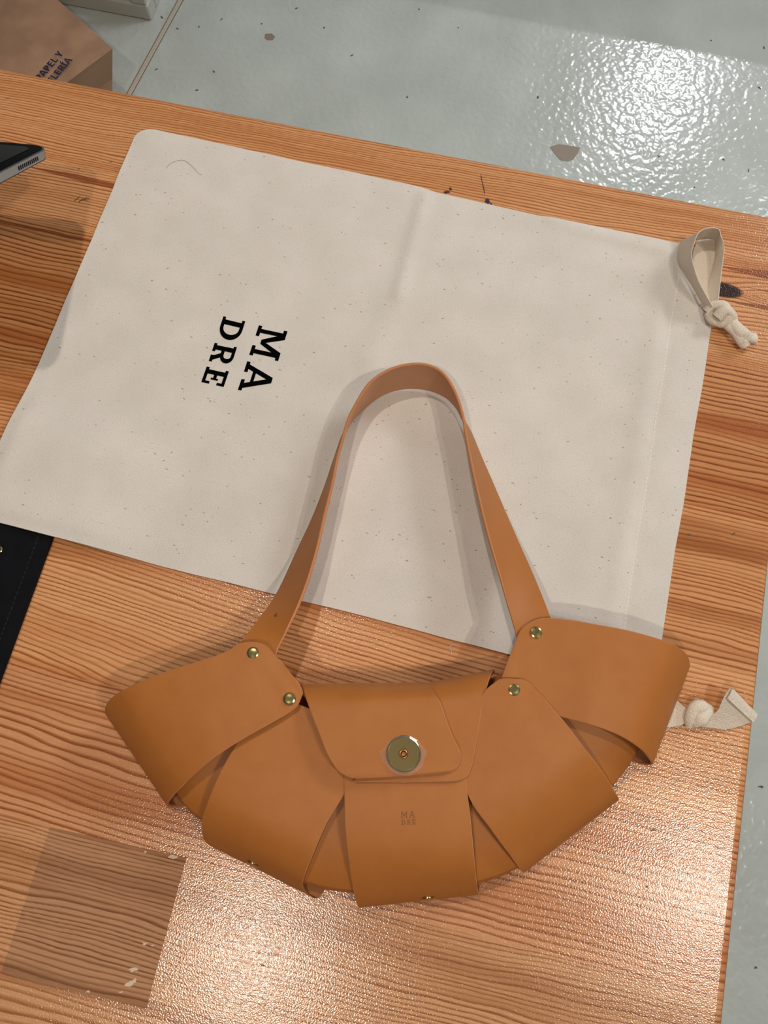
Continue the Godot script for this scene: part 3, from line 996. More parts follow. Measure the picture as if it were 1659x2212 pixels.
func build_handbag() -> void:
	var bag := thing("leather_handbag", "tan leather crescent handbag of riveted wrapped panels with a front flap", "handbag", V(0.0, TOP, 0.02))
	var lm := [M.tan, M.shaded_back, M.cut]
	var strap_look := [M.tan, M.suede, M.cut]
	# inner tube of the crescent
	var stations := [
		[V(-0.1029,0.772,-0.0335), V(-0.1636,0.768,0.0027)], [V(-0.084,0.772,-0.0304), V(-0.1347,0.766,0.048)], [V(-0.0651,0.772,-0.0228), V(-0.1171,0.766,0.0641)], [V(-0.0432,0.772,-0.0183), V(-0.0801,0.766,0.0858)], [V(-0.0215,0.772,-0.0177), V(-0.0491,0.766,0.1013)],
		[V(-0.0029,0.772,-0.0177), V(-0.0201,0.766,0.1065)], [V(0.0219,0.772,-0.0189), V(0.0207,0.766,0.1075)], [V(0.0405,0.772,-0.0207), V(0.0594,0.766,0.1011)], [V(0.0561,0.772,-0.0231), V(0.0855,0.766,0.0918)], [V(0.0717,0.772,-0.0262), V(0.1231,0.766,0.0686)], [V(0.0828,0.772,-0.032), V(0.1497,0.766,0.0423)], [V(0.0928,0.772,-0.0443), V(0.1704,0.766,0.0169)], [V(0.0979,0.772,-0.0521), V(0.1851,0.768,-0.0093)]]
	var g := []
	for i in stations.size():
		var a: Vector3 = stations[i][0]
		var b: Vector3 = stations[i][1]
		var c := (a + b) / 2.0
		c.y = TOP + 0.0188
		var hx := (b - a) * V(0.5, 0, 0.5)
		var line := PackedVector3Array()
		for k in 33:
			var t := TAU * k / 32.0 + 0.3
			var ct := cos(t)
			var sn := sin(t)
			var q := c + hx * ct + V(0, 0.0183 * signf(sn) * pow(absf(sn), 0.95), 0)
			if i >= 8: q.y = maxf(q.y, TOP + 0.0068)
			line.append(q)
		g.append(line)
	var fine := []
	for i in g.size() - 1:
		for s in 4:
			var line := PackedVector3Array()
			for j in 33: line.append(g[i][j].cubic_interpolate(g[i + 1][j], g[maxi(i - 1, 0)][j], g[mini(i + 2, g.size() - 1)][j], s / 4.0))
			fine.append(line)
	fine.append(g[-1])
	var fs := 1
	var du: Vector3 = fine[21][8] - fine[19][8]
	var dv: Vector3 = fine[20][9] - fine[20][7]
	if du.cross(dv).y < 0.0: fs = -1
	part("body", sheet(fine, 0.0018, lm, fs), bag)
	# panels, each from its inner end over the top, round the outer fold and back beneath
	var panels := {
		"left_inner": [V(-0.0752,0.795,-0.016), V(-0.0166,0.796,0.0062), V(-0.0823,0.797,-0.0002), V(-0.0171,0.797,0.0215), V(-0.0909,0.7975,0.0139), V(-0.0209,0.798,0.0375), V(-0.1017,0.796,0.0329), V(-0.0349,0.797,0.0611), V(-0.1092,0.792,0.0507), V(-0.0446,0.792,0.0823), V(-0.1141,0.784,0.0633), V(-0.0499,0.783,0.0953), V(-0.1152,0.775,0.0714), V(-0.0518,0.772,0.1016), V(-0.115,0.764,0.078), V(-0.0519,0.762,0.106), V(-0.1111,0.756,0.0821), V(-0.0497,0.755,0.1104), V(-0.1027,0.7526,0.0835), V(-0.0433,0.7526,0.1129), V(-0.0959,0.7526,0.0783), V(-0.039,0.7526,0.1081)],
		"centre": [V(-0.0259,0.796,0.0025), V(0.0502,0.796,0.0025), V(-0.0249,0.799,0.0247), V(0.0502,0.799,0.0247), V(-0.024,0.7995,0.0444), V(0.0505,0.7995,0.041), V(-0.0233,0.798,0.0635), V(0.0525,0.798,0.0584), V(-0.0213,0.793,0.082), V(0.0546,0.793,0.0815), V(-0.019,0.783,0.0994), V(0.0567,0.783,0.0963), V(-0.0167,0.77,0.1126), V(0.0592,0.769,0.1064), V(-0.015,0.758,0.1167), V(0.061,0.758,0.1091), V(-0.0134,0.7524,0.1103), V(0.0612,0.7524,0.1034), V(-0.0151,0.7524,0.088), V(0.0597,0.7524,0.0852)],
		"right_inner": [V(0.0726,0.803,-0.0237), V(0.0876,0.803,-0.0238), V(0.0709,0.803,-0.0224), V(0.0913,0.803,-0.0219), V(0.0651,0.803,-0.0178), V(0.0949,0.803,-0.018), V(0.0549,0.802,-0.0004), V(0.1006,0.803,-0.0119), V(0.0488,0.799,0.029), V(0.1052,0.803,-0.0058), V(0.0512,0.799,0.0432), V(0.1113,0.802,0.001), V(0.0658,0.796,0.0657), V(0.1265,0.799,0.0208), V(0.0782,0.787,0.0817), V(0.1386,0.79,0.0351), V(0.0875,0.772,0.0935), V(0.1503,0.774,0.0489), V(0.0902,0.758,0.0953), V(0.1548,0.759,0.0516), V(0.0856,0.7526,0.0875), V(0.1519,0.7526,0.0459), V(0.0773,0.7526,0.0738), V(0.1424,0.7526,0.0317)],
		"left_outer": [V(-0.0722,0.802,-0.0419), V(-0.0535,0.803,-0.0212), V(-0.0742,0.802,-0.044), V(-0.0513,0.803,-0.0167), V(-0.0787,0.802,-0.0462), V(-0.0523,0.803,-0.0125), V(-0.0849,0.802,-0.0471), V(-0.0543,0.804,-0.0079), V(-0.0917,0.802,-0.0462), V(-0.0588,0.804,-0.0041), V(-0.0996,0.802,-0.0416), V(-0.0652,0.805,-0.0002), V(-0.1181,0.802,-0.0348), V(-0.0857,0.805,0.0112), V(-0.1451,0.8,-0.0261), V(-0.1066,0.802,0.0244), V(-0.1633,0.796,-0.0186), V(-0.1218,0.7955,0.0369), V(-0.1697,0.793,-0.0158), V(-0.1269,0.792,0.0417), V(-0.1756,0.788,-0.0128), V(-0.1316,0.787,0.0455), V(-0.1807,0.782,-0.0096), V(-0.1361,0.78,0.0493), V(-0.1848,0.774,-0.0059), V(-0.1407,0.77,0.0531), V(-0.1876,0.762,-0.0016), V(-0.1424,0.76,0.0561), V(-0.1851,0.7545,0.0012), V(-0.1394,0.754,0.0572), V(-0.1714,0.7526,-0.0017), V(-0.1325,0.7526,0.0563), V(-0.1543,0.7526,-0.0073), V(-0.1163,0.7526,0.0425)],
		"right_outer": [V(0.0878,0.8,-0.0544), V(0.0746,0.8,-0.0237), V(0.0899,0.8,-0.0564), V(0.0755,0.8,-0.0195), V(0.0947,0.8,-0.0593), V(0.0796,0.799,-0.014), V(0.1018,0.8,-0.062), V(0.0906,0.799,-0.0072), V(0.109,0.8,-0.0623), V(0.0989,0.799,-0.0045), V(0.1189,0.801,-0.0613), V(0.1101,0.8,-0.0015), V(0.1385,0.802,-0.0578), V(0.1272,0.802,0.003), V(0.1604,0.8,-0.0538), V(0.146,0.8,0.0096), V(0.1801,0.796,-0.0488), V(0.1602,0.795,0.0172), V(0.1876,0.793,-0.0465), V(0.1647,0.791,0.0201), V(0.1946,0.788,-0.044), V(0.1692,0.785,0.0236), V(0.2007,0.782,-0.0412), V(0.1728,0.779,0.0263), V(0.2059,0.773,-0.037), V(0.177,0.769,0.0285), V(0.2093,0.761,-0.0323), V(0.1783,0.759,0.0302), V(0.2053,0.757,-0.0287), V(0.1738,0.754,0.03), V(0.1829,0.757,-0.0333), V(0.1533,0.755,0.0186)]}
	var grids := {}
	var looks := {"left_inner": "panel left of the centre panel", "centre": "stamped centre panel under the flap", "right_inner": "riveted panel right of the centre panel", "left_outer": "wide end panel on the left with two rivets", "right_outer": "wide end panel on the right"}
	for k in panels:
		grids[k] = sheet_grid(panels[k], 0.0015, 7, 12)
		part("panel", sheet(grids[k], 0.0021, lm), bag, looks[k])
	# front flap: two layers folded over from behind
	var low := [V(0.0192,0.759,-0.0156), V(0.0654,0.759,-0.0225), V(0.0158,0.766,-0.0185), V(0.07,0.766,-0.0271), V(0.0149,0.778,-0.0199), V(0.0727,0.78,-0.0312), V(0.015,0.793,-0.017), V(0.0682,0.794,-0.0268), V(0.0133,0.7995,-0.0099), V(0.0639,0.8015,-0.0167), V(0.0094,0.802,0.0011), V(0.06,0.8035,-0.0017), V(0.0036,0.803,0.0136), V(0.0575,0.804,0.0113), V(-0.0041,0.803,0.0245), V(0.0551,0.804,0.0223), V(-0.0112,0.803,0.0321), V(0.053,0.8035,0.0299), V(-0.0163,0.8025,0.0356), V(0.0501,0.803,0.0348), V(-0.0183,0.8025,0.0375), V(0.0455,0.803,0.0369), V(-0.0126,0.8025,0.038), V(0.0384,0.803,0.0376)]
	var lg := sheet_grid(low, 0.0008, 6, 12)
	part("flap_lining", sheet(lg, 0.0022, lm), bag, "lower layer of the flap reaching further right")
	var high := [V(-0.0534,0.764,-0.0204), V(0.0269,0.764,-0.0216), V(-0.0546,0.78,-0.0219), V(0.028,0.78,-0.0228), V(-0.0517,0.796,-0.0192), V(0.0286,0.796,-0.0198), V(-0.048,0.8045,-0.0109), V(0.0315,0.805,-0.0143), V(-0.0436,0.808,-0.0003), V(0.0347,0.807,-0.0092), V(-0.0387,0.809,0.0107), V(0.0381,0.8085,0.0011), V(-0.0343,0.809,0.021), V(0.0424,0.809,0.0123), V(-0.0311,0.8085,0.0264), V(0.0459,0.809,0.0194), V(-0.0286,0.808,0.0299), V(0.0464,0.8085,0.0232), V(-0.0257,0.8078,0.0323), V(0.045,0.808,0.0275), V(-0.0223,0.8075,0.0342), V(0.0418,0.808,0.0304), V(-0.0173,0.8073,0.0355), V(0.0356,0.8076,0.0323)]
	var hg := sheet_grid(high, 0.0008, 6, 12)
	var flap := part("flap", sheet(hg, 0.0022, lm), bag, "upper layer of the flap carrying the snap")
	# magnetic snap under its scrap of protective film
	var sp := on_sheet(hg, V(0.012,0.8085,0.021))
	var tilt := Vector3.ZERO
	for k in 8: tilt += on_sheet(hg, sp[0] + V(0.009 * cos(TAU * k / 8.0), 0, 0.009 * sin(TAU * k / 8.0)))[1]
	sp[1] = tilt.normalized()
	sp[0] += sp[1] * 0.0007
	var st := begin()
	lathe(st, sp[0] - sp[1] * 0.0004, sp[1], [Vector2(0.0107, -0.0012), Vector2(0.0108, 0.0012), Vector2(0.0105, 0.0020), Vector2(0.0098, 0.00235), Vector2(0.0094, 0.0022)], 48)
	part("snap_rim", done(st, M.brass), flap)
	st = begin()
	lathe(st, sp[0] - sp[1] * 0.0004, sp[1], [Vector2(0.0095, 0.0022), Vector2(0.0031, 0.0022)], 48)
	part("snap_face", done(st, M.brass_face), flap)
	st = begin()
	lathe(st, sp[0] - sp[1] * 0.0004, sp[1], [Vector2(0.0032, 0.0021), Vector2(0.0030, 0.0027), Vector2(0.0026, 0.0027), Vector2(0.0023, 0.0012), Vector2(0.0018, 0.0011), Vector2(0.0017, 0.0019), Vector2(0.0012, 0.0023), Vector2(0.0, 0.0024)], 28)
	part("snap_socket", done(st, M.copper), flap)
	st = begin()
	var scrap := [Vector2(-0.0150, -0.001), Vector2(-0.0125, 0.0045), Vector2(-0.0085, 0.0095), Vector2(-0.0030, 0.0122), Vector2(0.0035, 0.0128), Vector2(0.0072, 0.0105), Vector2(0.0112, 0.0075), Vector2(0.0128, 0.0025), Vector2(0.0142, -0.001), Vector2(0.0118, -0.0045), Vector2(0.0085, -0.008), Vector2(0.004, -0.0104), Vector2(-0.004, -0.0104), Vector2(-0.009, -0.0078), Vector2(-0.012, -0.004)]
	for k in scrap.size():
		var q: Array[Vector3] = []
		for e in [k, (k + 1) % scrap.size()]:
			var v: Vector2 = scrap[e]
			for w in [1.0, 0.0]:
				var vv := v.normalized() * 0.0098 if w == 0.0 else v
				var pp: Vector3 = sp[0] + V(vv.x, 0, vv.y)
				pp = on_sheet(hg, pp)[0] + V(0, 0.0006 + (0.0016 if w == 0.0 else 0.0006 * (e % 3)), 0)
				q.append(pp)
		quad(st, q[0], q[2], q[3], q[1], Vector3.UP)
	part("protective_film", done(st, M.film), flap, "torn clear film around the snap")
	# rivets
	for e in [["left_outer", V(-0.0835,0.803,-0.0401)], ["left_outer", V(-0.0592,0.805,-0.0116)], ["right_outer", V(0.0981,0.801,-0.0532)], ["right_inner", V(0.0818,0.804,-0.0172)]]:
		var r := on_sheet(grids[e[0]], e[1])
		st = begin()
		rivet(st, r[0], r[1], 0.0039)
		part("rivet", done(st, M.brass), bag)
	for e in [["centre", 7], ["left_inner", 6]]:
		var rg: Array = grids[e[0]]
		var at := 0
		for i in rg.size():
			if rg[i][e[1]].y > TOP + 0.017: at = i
		var pv: Vector3 = rg[at][e[1]]
		var nv: Vector3 = (rg[at + 1][e[1]] - rg[at - 1][e[1]]).cross(rg[at][e[1] + 1] - rg[at][e[1] - 1]).normalized()
		if nv.z < 0.0: nv = -nv
		st = begin()
		rivet(st, pv + nv * 0.0004, nv, 0.0042)
		part("rivet", done(st, M.brass), bag)
	# blind stamp on the centre panel
	st = begin()
	var lift := func(p: Vector3) -> Vector3: return on_sheet(grids.centre, p)[0]
	for e in [["M", V(0.0102,0.8,0.0588), V(0.0143,0.8,0.0587), V(0.0102,0.8,0.0551)], ["A", V(0.0152,0.8,0.0587), V(0.019,0.8,0.0586), V(0.0152,0.8,0.0548)], ["D", V(0.0105,0.8,0.0627), V(0.013,0.8,0.0627), V(0.0105,0.8,0.0597)], ["R", V(0.0141,0.8,0.0626), V(0.0162,0.8,0.0626), V(0.0141,0.8,0.0596)], ["E", V(0.017,0.8,0.0625), V(0.0192,0.8,0.0625), V(0.017,0.8,0.0594)]]:
		letter(st, e[0], e[1], e[2], e[3], lift, 0.00006)
	part("blind_stamp", done(st, M.stamp), bag, "small stamped lettering on the centre panel")
	# shoulder strap: stands on its edge across the cloth and lies flat where it enters the end panels
	var strap := [V(-0.0985,0.797,-0.0413), V(-0.0717,0.798,-0.031), V(-0.0931,0.794,-0.0484), V(-0.0699,0.798,-0.0401), V(-0.0837,0.783,-0.0649), V(-0.0638,0.796,-0.0557), V(-0.0761,0.771,-0.0807), V(-0.0565,0.793,-0.0743), V(-0.0632,0.758,-0.1162), V(-0.0467,0.789,-0.1096), V(-0.0524,0.7555,-0.1427), V(-0.0417,0.787,-0.1361), V(-0.0437,0.7555,-0.1675), V(-0.037,0.787,-0.1579), V(-0.0372,0.7555,-0.1893), V(-0.0334,0.787,-0.1783), V(-0.0319,0.7555,-0.2058), V(-0.0303,0.787,-0.1911), V(-0.0251,0.7555,-0.2189), V(-0.0263,0.787,-0.2062), V(-0.0157,0.7555,-0.2291), V(-0.0204,0.787,-0.2194), V(-0.0034,0.7555,-0.239), V(-0.0099,0.787,-0.236), V(0.009,0.7555,-0.2439), V(0.0035,0.788,-0.245), V(0.0222,0.7555,-0.2455), V(0.0187,0.788,-0.2494), V(0.0356,0.7555,-0.2435), V(0.0321,0.788,-0.2487), V(0.0479,0.7555,-0.2378), V(0.0431,0.788,-0.2424), V(0.0565,0.7555,-0.2283), V(0.0519,0.787,-0.2284), V(0.0609,0.7555,-0.2189), V(0.0571,0.787,-0.2105), V(0.0658,0.7555,-0.2088), V(0.0593,0.787,-0.1939), V(0.0729,0.7555,-0.1893), V(0.0623,0.787,-0.1732), V(0.0798,0.7555,-0.1711), V(0.0659,0.787,-0.1528), V(0.0882,0.757,-0.1476), V(0.0705,0.789,-0.1274), V(0.097,0.767,-0.1177), V(0.0767,0.793,-0.0977), V(0.1038,0.781,-0.0903), V(0.0816,0.797,-0.0737), V(0.1096,0.794,-0.0629), V(0.0865,0.798,-0.051), V(0.1122,0.796,-0.0527), V(0.0886,0.797,-0.0401)]
	var sg := sheet_grid(strap, 0.0, 6, 8)
	var s_mid: int = sg.size() / 2
	var sn: Vector3 = (sg[s_mid + 1][4] - sg[s_mid - 1][4]).cross(sg[s_mid][5] - sg[s_mid][3])
	var sm := part("shoulder_strap", sheet(sg, 0.0021, strap_look, -1 if sn.z > 0.0 else 1), bag, "narrow leather shoulder strap in a tall arch")
	st = begin()
	for e in [[V(-0.0742,0.784,-0.0632), V(-0.0717,0.788,-0.0676)], [V(-0.0717,0.788,-0.0676), V(-0.0709,0.786,-0.0629)]]:
		var a := on_sheet(sg, e[0])
		var b := on_sheet(sg, e[1])
		tube(st, [a[0], ((a[0] + b[0]) / 2.0) + V(0, 0.0003, 0), b[0]], [0.0004, 0.0006, 0.0003], 0.6, 6)
	part("slit", done(st, M.stamp), sm)


# ------------------------------------------------------------------ wallet, tablet
func build_wallet() -> void:
	# right edge as seen, the rest square to it
	var a := V(-0.2408,0.754,-0.1309)
	var b := V(-0.2663,0.754,-0.0277)
	var d := (b - a).normalized()
	var left := d.cross(Vector3.UP).normalized()
	if left.x > 0.0: left = -left
	var wal := thing("black_wallet", "black leather wallet with stitched border half under the dust bag", "wallet", V(a.x, TOP, a.z))
	var far := a - d * 0.04
	var near := b + d * 0.03
	var len := far.distance_to(near)
	var bas := Basis(left, Vector3.UP, d)
	var c := (far + near) / 2.0 + left * 0.055
	var st := begin()
	box(st, Transform3D(bas, V(c.x, TOP + 0.0028, c.z)), V(0.11, 0.0052, len), 0.001)
	part("cover", done(st, M.black), wal)
	st = begin()
	box(st, Transform3D(bas, V(c.x, TOP + 0.0051, c.z) + left * 0.004), V(0.105, 0.0012, len - 0.012), 0.0006)
	part("panel", done(st, M.black), wal)
	st = begin()
	var n := int(len / 0.004)
	for k in n:
		var p := far + left * 0.0092 + d * (0.006 + k * (len - 0.012) / n)
		box(st, Transform3D(bas, V(p.x, TOP + 0.0057, p.z)), V(0.0005, 0.0005, 0.0026), 0.0001)
	part("stitching", done(st, M.black_thread), wal)
	st = begin()
	lathe(st, V(-0.2786,0.756,-0.1174), Vector3.UP, [Vector2(0.0032, 0.0), Vector2(0.0032, 0.0010), Vector2(0.0026, 0.0014), Vector2(0.0016, 0.0010), Vector2(0.0, 0.0009)])
	part("snap", done(st, M.brass), wal)


func rounded_slab(st_top: SurfaceTool, st_side: SurfaceTool, xf: Transform3D, w: float, h: float, r: float, th: float) -> void:
	# outline in the xf plane (x right, y down the sheet); top face at local z = 0, bottom at -th
	var pts: Array[Vector2] = []
	for q in [[r, r, PI, 1.5 * PI], [w - r, r, 1.5 * PI, TAU], [w - r, h - r, 0.0, PI / 2], [r, h - r, PI / 2, PI]]:
		for k in 11:
			var a := lerpf(q[2], q[3], k / 10.0)
			pts.append(Vector2(q[0] + r * cos(a), q[1] + r * sin(a)))
	var n := pts.size()
	var up := xf.basis.z
	var cc := Vector2(w / 2, h / 2)
	for k in n:
		var a := pts[k]
		var b := pts[(k + 1) % n]
		tri(st_top, xf * V(cc.x, cc.y, 0), xf * V(a.x, a.y, 0), xf * V(b.x, b.y, 0), up, up, up)
		if st_side:
			tri(st_side, xf * V(cc.x, cc.y, -th), xf * V(a.x, a.y, -th), xf * V(b.x, b.y, -th), -up, -up, -up)
			var e := (b - a).orthogonal().normalized()
			if e.dot(a - cc) < 0.0: e = -e
			var o := (xf.basis * V(e.x, e.y, 0)).normalized()
			var prof := [[0.0, 0.0], [0.0006, -0.0006], [0.0006, -th + 0.0006], [0.0, -th]]
			for s in 3:
				quad(st_side, xf * V(a.x, a.y, prof[s][1]) + o * (prof[s][0] - 0.0006), xf * V(b.x, b.y, prof[s][1]) + o * (prof[s][0] - 0.0006), xf * V(b.x, b.y, prof[s + 1][1]) + o * (prof[s + 1][0] - 0.0006), xf * V(a.x, a.y, prof[s + 1][1]) + o * (prof[s + 1][0] - 0.0006), o)


func build_tablet() -> void:
	var c := V(-0.2467,0.82,-0.409)
	var yaw := deg_to_rad(6.0)
	var th := deg_to_rad(38.0)
	var ey := V(-sin(yaw) * cos(th), sin(th), cos(yaw) * cos(th))
	var ex := V(-cos(yaw), 0, -sin(yaw))
	var up := ey.cross(ex).normalized()
	if up.y < 0.0: up = -up
	var xf := Transform3D(Basis(ex, ey, up), c)
	var foot := c + ex * 0.1 + ey * 0.067
	var tab := thing("tablet_computer", "grey tablet with a dark screen tilted on a stand above the table's left side", "tablet", V(foot.x, TOP, foot.z))
	var w := 0.195
	var h := 0.135
	var st := begin()
	var sd := begin()
	rounded_slab(st, sd, xf, w, h, 0.014, 0.0065)
	var mesh := done(st, M.alu)
	done(sd, M.alu, mesh)
	part("case", mesh, tab)
	st = begin()
	var x2 := xf
	x2.origin = xf * V(0.0012, 0.0012, 0.0003)
	rounded_slab(st, null, x2, w - 0.0024, h - 0.0024, 0.013, 0.0)
	var glass := part("glass", done(st, M.glass), tab)
	st = begin()
	x2.origin = xf * V(0.0095, 0.0095, 0.0005)
	rounded_slab(st, null, x2, w - 0.019, h - 0.019, 0.008, 0.0)
	part("screen", done(st, M.screen), glass)
	st = begin()
	for k in 11:
		box(st, Transform3D(Basis(ex, ey, up), xf * V(-0.0001, 0.024 + k * 0.0029, -0.0033)), V(0.0006, 0.0012, 0.0028), 0.0002)
	part("speaker_slots", done(st, M.slot), tab)
	# stand: an arm behind the tablet on a rounded foot
	st = begin()
	var hinge := xf * V(0.1, 0.067, -0.007)
	tube(st, [hinge, V(hinge.x, TOP + 0.02, hinge.z + 0.02), V(hinge.x, TOP + 0.006, hinge.z + 0.03)], [0.009, 0.009, 0.009])
	part("stand_arm", done(st, M.dark_alu), tab)
	st = begin()
	var tip := V(-0.315,0.755,-0.3853)
	tube(st, smooth_line([V(hinge.x - 0.03, TOP + 0.005, tip.z), V(hinge.x + 0.02, TOP + 0.005, tip.z), tip - V(0.002, 0, 0), tip], 6), [0.0, 0.006, 0.008, 0.008, 0.008, 0.008, 0.008, 0.008, 0.008, 0.008, 0.008, 0.008, 0.008, 0.008, 0.0078, 0.0074, 0.0068, 0.006, 0.0045], 0.6, 16)
	part("stand_foot", done(st, M.dark_alu), tab)


# ------------------------------------------------------------------ things on the floor
func build_floor_things() -> void:
	# kraft paper carrier lying on its side
	var c := V(-0.5101,0.13,-1.2148)
	var bag := thing("paper_bag", "brown kraft paper bag with blue printed capitals on the floor behind the table", "paper bag", V(c.x - 0.15, 0, c.z + 0.05))
	var e1 := (V(-0.6253,0.13,-1.3298) - c).normalized()
	var e2 := (V(-0.5563,0.13,-1.1302) - c).normalized()
	e2 = (e2 - e1 * e2.dot(e1)).normalized()
	var base := V(-0.5532,0,-1.2018)
	var shift := V(base.x - c.x, 0, base.z - c.z)
	var lw := 0.34
	var ll := 0.40
	var topq := [c, c + e1 * lw, c + e1 * lw + e2 * ll, c + e2 * ll]
	var st := begin()
	var nn := FastNoiseLite.new()
	nn.seed = 2
	nn.frequency = 9.0
	var g := []
	for i in 31:
		var line := PackedVector3Array()
		for j in 31:
			var u := i / 30.0
			var v := j / 30.0
			var p: Vector3 = topq[0].lerp(topq[1], u).lerp((topq[3] as Vector3).lerp(topq[2], u), v)
			p.y += 0.007 * nn.get_noise_2d(p.x, p.z) * smoothstep(0.0, 0.12, minf(minf(u, 1 - u), minf(v, 1 - v)))
			line.append(p)
		g.append(line)
	part("front_face", sheet(g, 0.0004, [M.kraft, M.kraft, M.kraft]), bag)
	var low := []
	for k in 4: low.append(V(topq[k].x, 0.001, topq[k].z) + (shift if k in [0, 3] else -shift * 0.2))
	var mid: Vector3 = (topq[0] + topq[2]) / 2.0
	for k in 4:
		st = begin()
		var a: Vector3 = topq[k]
		var b: Vector3 = topq[(k + 1) % 4]
		var am: Vector3 = a.lerp(low[k], 0.5)
		var bm: Vector3 = b.lerp(low[(k + 1) % 4], 0.5)
		var cen := (a + b) / 2.0
		var inw := (mid - cen).normalized() * 0.012
		var cm := (am + bm) / 2.0 + inw
		var cl: Vector3 = (low[k] + low[(k + 1) % 4]) / 2.0
		for q in [[a, cen, cm, am], [cen, b, bm, cm], [am, cm, cl, low[k]], [cm, bm, low[(k + 1) % 4], cl]]:
			quad(st, q[0], q[1], q[2], q[3], (cen - mid))
		part("gusset", done(st, M.kraft), bag)
	st = begin()
	quad(st, low[0], low[1], low[2], low[3], Vector3.DOWN)
	part("back_face", done(st, M.kraft), bag)
	# printed words
	var font := SystemFont.new()
	font.font_names = PackedStringArray(["Droid Sans"])
	font.font_weight = 700
	var right := (V(-0.6056,0.132,-1.2052) - V(-0.6383,0.132,-1.1501)).normalized()
	var upd := Vector3.UP.cross(right).normalized()
	for e in [["PAPEL Y", V(-0.5981,0.134,-1.1989), 0.0138], ["TELERÍA", V(-0.5802,0.134,-1.185), 0.0138]]:
		var tm := TextMesh.new()
		tm.text = e[0]
		tm.font = font
		tm.font_size = 64
		tm.pixel_size = e[2] / 46.0
		tm.depth = 0.0003
		tm.horizontal_alignment = HORIZONTAL_ALIGNMENT_RIGHT
		tm.vertical_alignment = VERTICAL_ALIGNMENT_BOTTOM
		tm.material = M.print_blue
		var o := part("printed_words", tm, bag)
		o.transform = Transform3D(Basis(right, upd, Vector3.UP), (e[1] as Vector3) - upd * 0.005 - O)
	# foot of a white painted display frame
	var k := V(-0.4902,0,-1.4209)
	var fr := thing("display_rack", "white painted wooden display rack standing on the floor behind the paper bag", "display rack", V(k.x, 0, k.z), -TURN)
	st = begin()
	at_box(st, V(-0.33, 0.0175, -0.0175), V(0.66, 0.035, 0.035), 0.003)
	part("rail", done(st, M.white_paint), fr)
	st = begin()
	at_box(st, V(-0.33, 0.0175, -0.3825), V(0.66, 0.035, 0.035), 0.003)
	part("rail", done(st, M.white_paint), fr)
	for x in [-0.0175, -0.6425]:
		st = begin()
		at_box(st, V(x, 0.0175, -0.2), V(0.035, 0.035, 0.33), 0.003)
		part("side_rail", done(st, M.white_paint), fr)
		for z in [-0.0175, -0.3825]:
			st = begin()
			at_box(st, V(x, 0.485, z), V(0.035, 0.9, 0.035), 0.003)
			part("post", done(st, M.white_paint), fr)
	st = begin()
	at_box(st, V(-0.33, 0.95, -0.2), V(0.7, 0.03, 0.44), 0.003)
	part("shelf", done(st, M.white_paint), fr)
	# unseen low bench, added so its edge casts the shade line on the floor
	var b0 := V(0.302, 0.45, -1.880)
	var b1 := V(0.959, 0.45, -1.727)
	var d := (b1 - b0).normalized()
	var nrm := V(d.z, 0, -d.x)
	var be := thing("added_bench", "unseen low white bench added beyond the table to shade the floor", "bench", V(b0.x, 0, b0.z), -atan2(d.z, d.x))
	st = begin()
	at_box(st, V(0.65, 0.435, -0.2), V(2.0, 0.03, 0.4), 0.002)
	part("seat_board", done(st, M.white_paint), be)
	for x in [-0.3, 1.6]:
		st = begin()
		at_box(st, V(x, 0.21, -0.2), V(0.04, 0.42, 0.38), 0.002)
		part("side_board", done(st, M.white_paint), be)
	st = begin()
	at_box(st, V(0.65, 0.21, -0.03), V(1.86, 0.42, 0.02), 0.002)
	part("front_board", done(st, M.white_paint), be)


func blot(st: SurfaceTool, c: Vector3, rx: float, rz: float, th: float, turn: float, rough := 0.3) -> void:
	var n := 14
	var pts: Array[Vector3] = []
	for k in n:
		var a := TAU * k / n
		var r := 1.0 + rough * rng.randf_range(-1, 1)
		var v := Vector2(cos(a) * rx * r, sin(a) * rz * r).rotated(turn)
		pts.append(c + V(v.x, 0, v.y))
	for k in n:
		tri(st, c + V(0, th, 0), pts[k] + V(0, th * 0.6, 0), pts[(k + 1) % n] + V(0, th * 0.6, 0), Vector3.UP, Vector3.UP, Vector3.UP)
		quad(st, pts[k] + V(0, th * 0.6, 0), pts[(k + 1) % n] + V(0, th * 0.6, 0), pts[(k + 1) % n], pts[k], pts[k] - c)


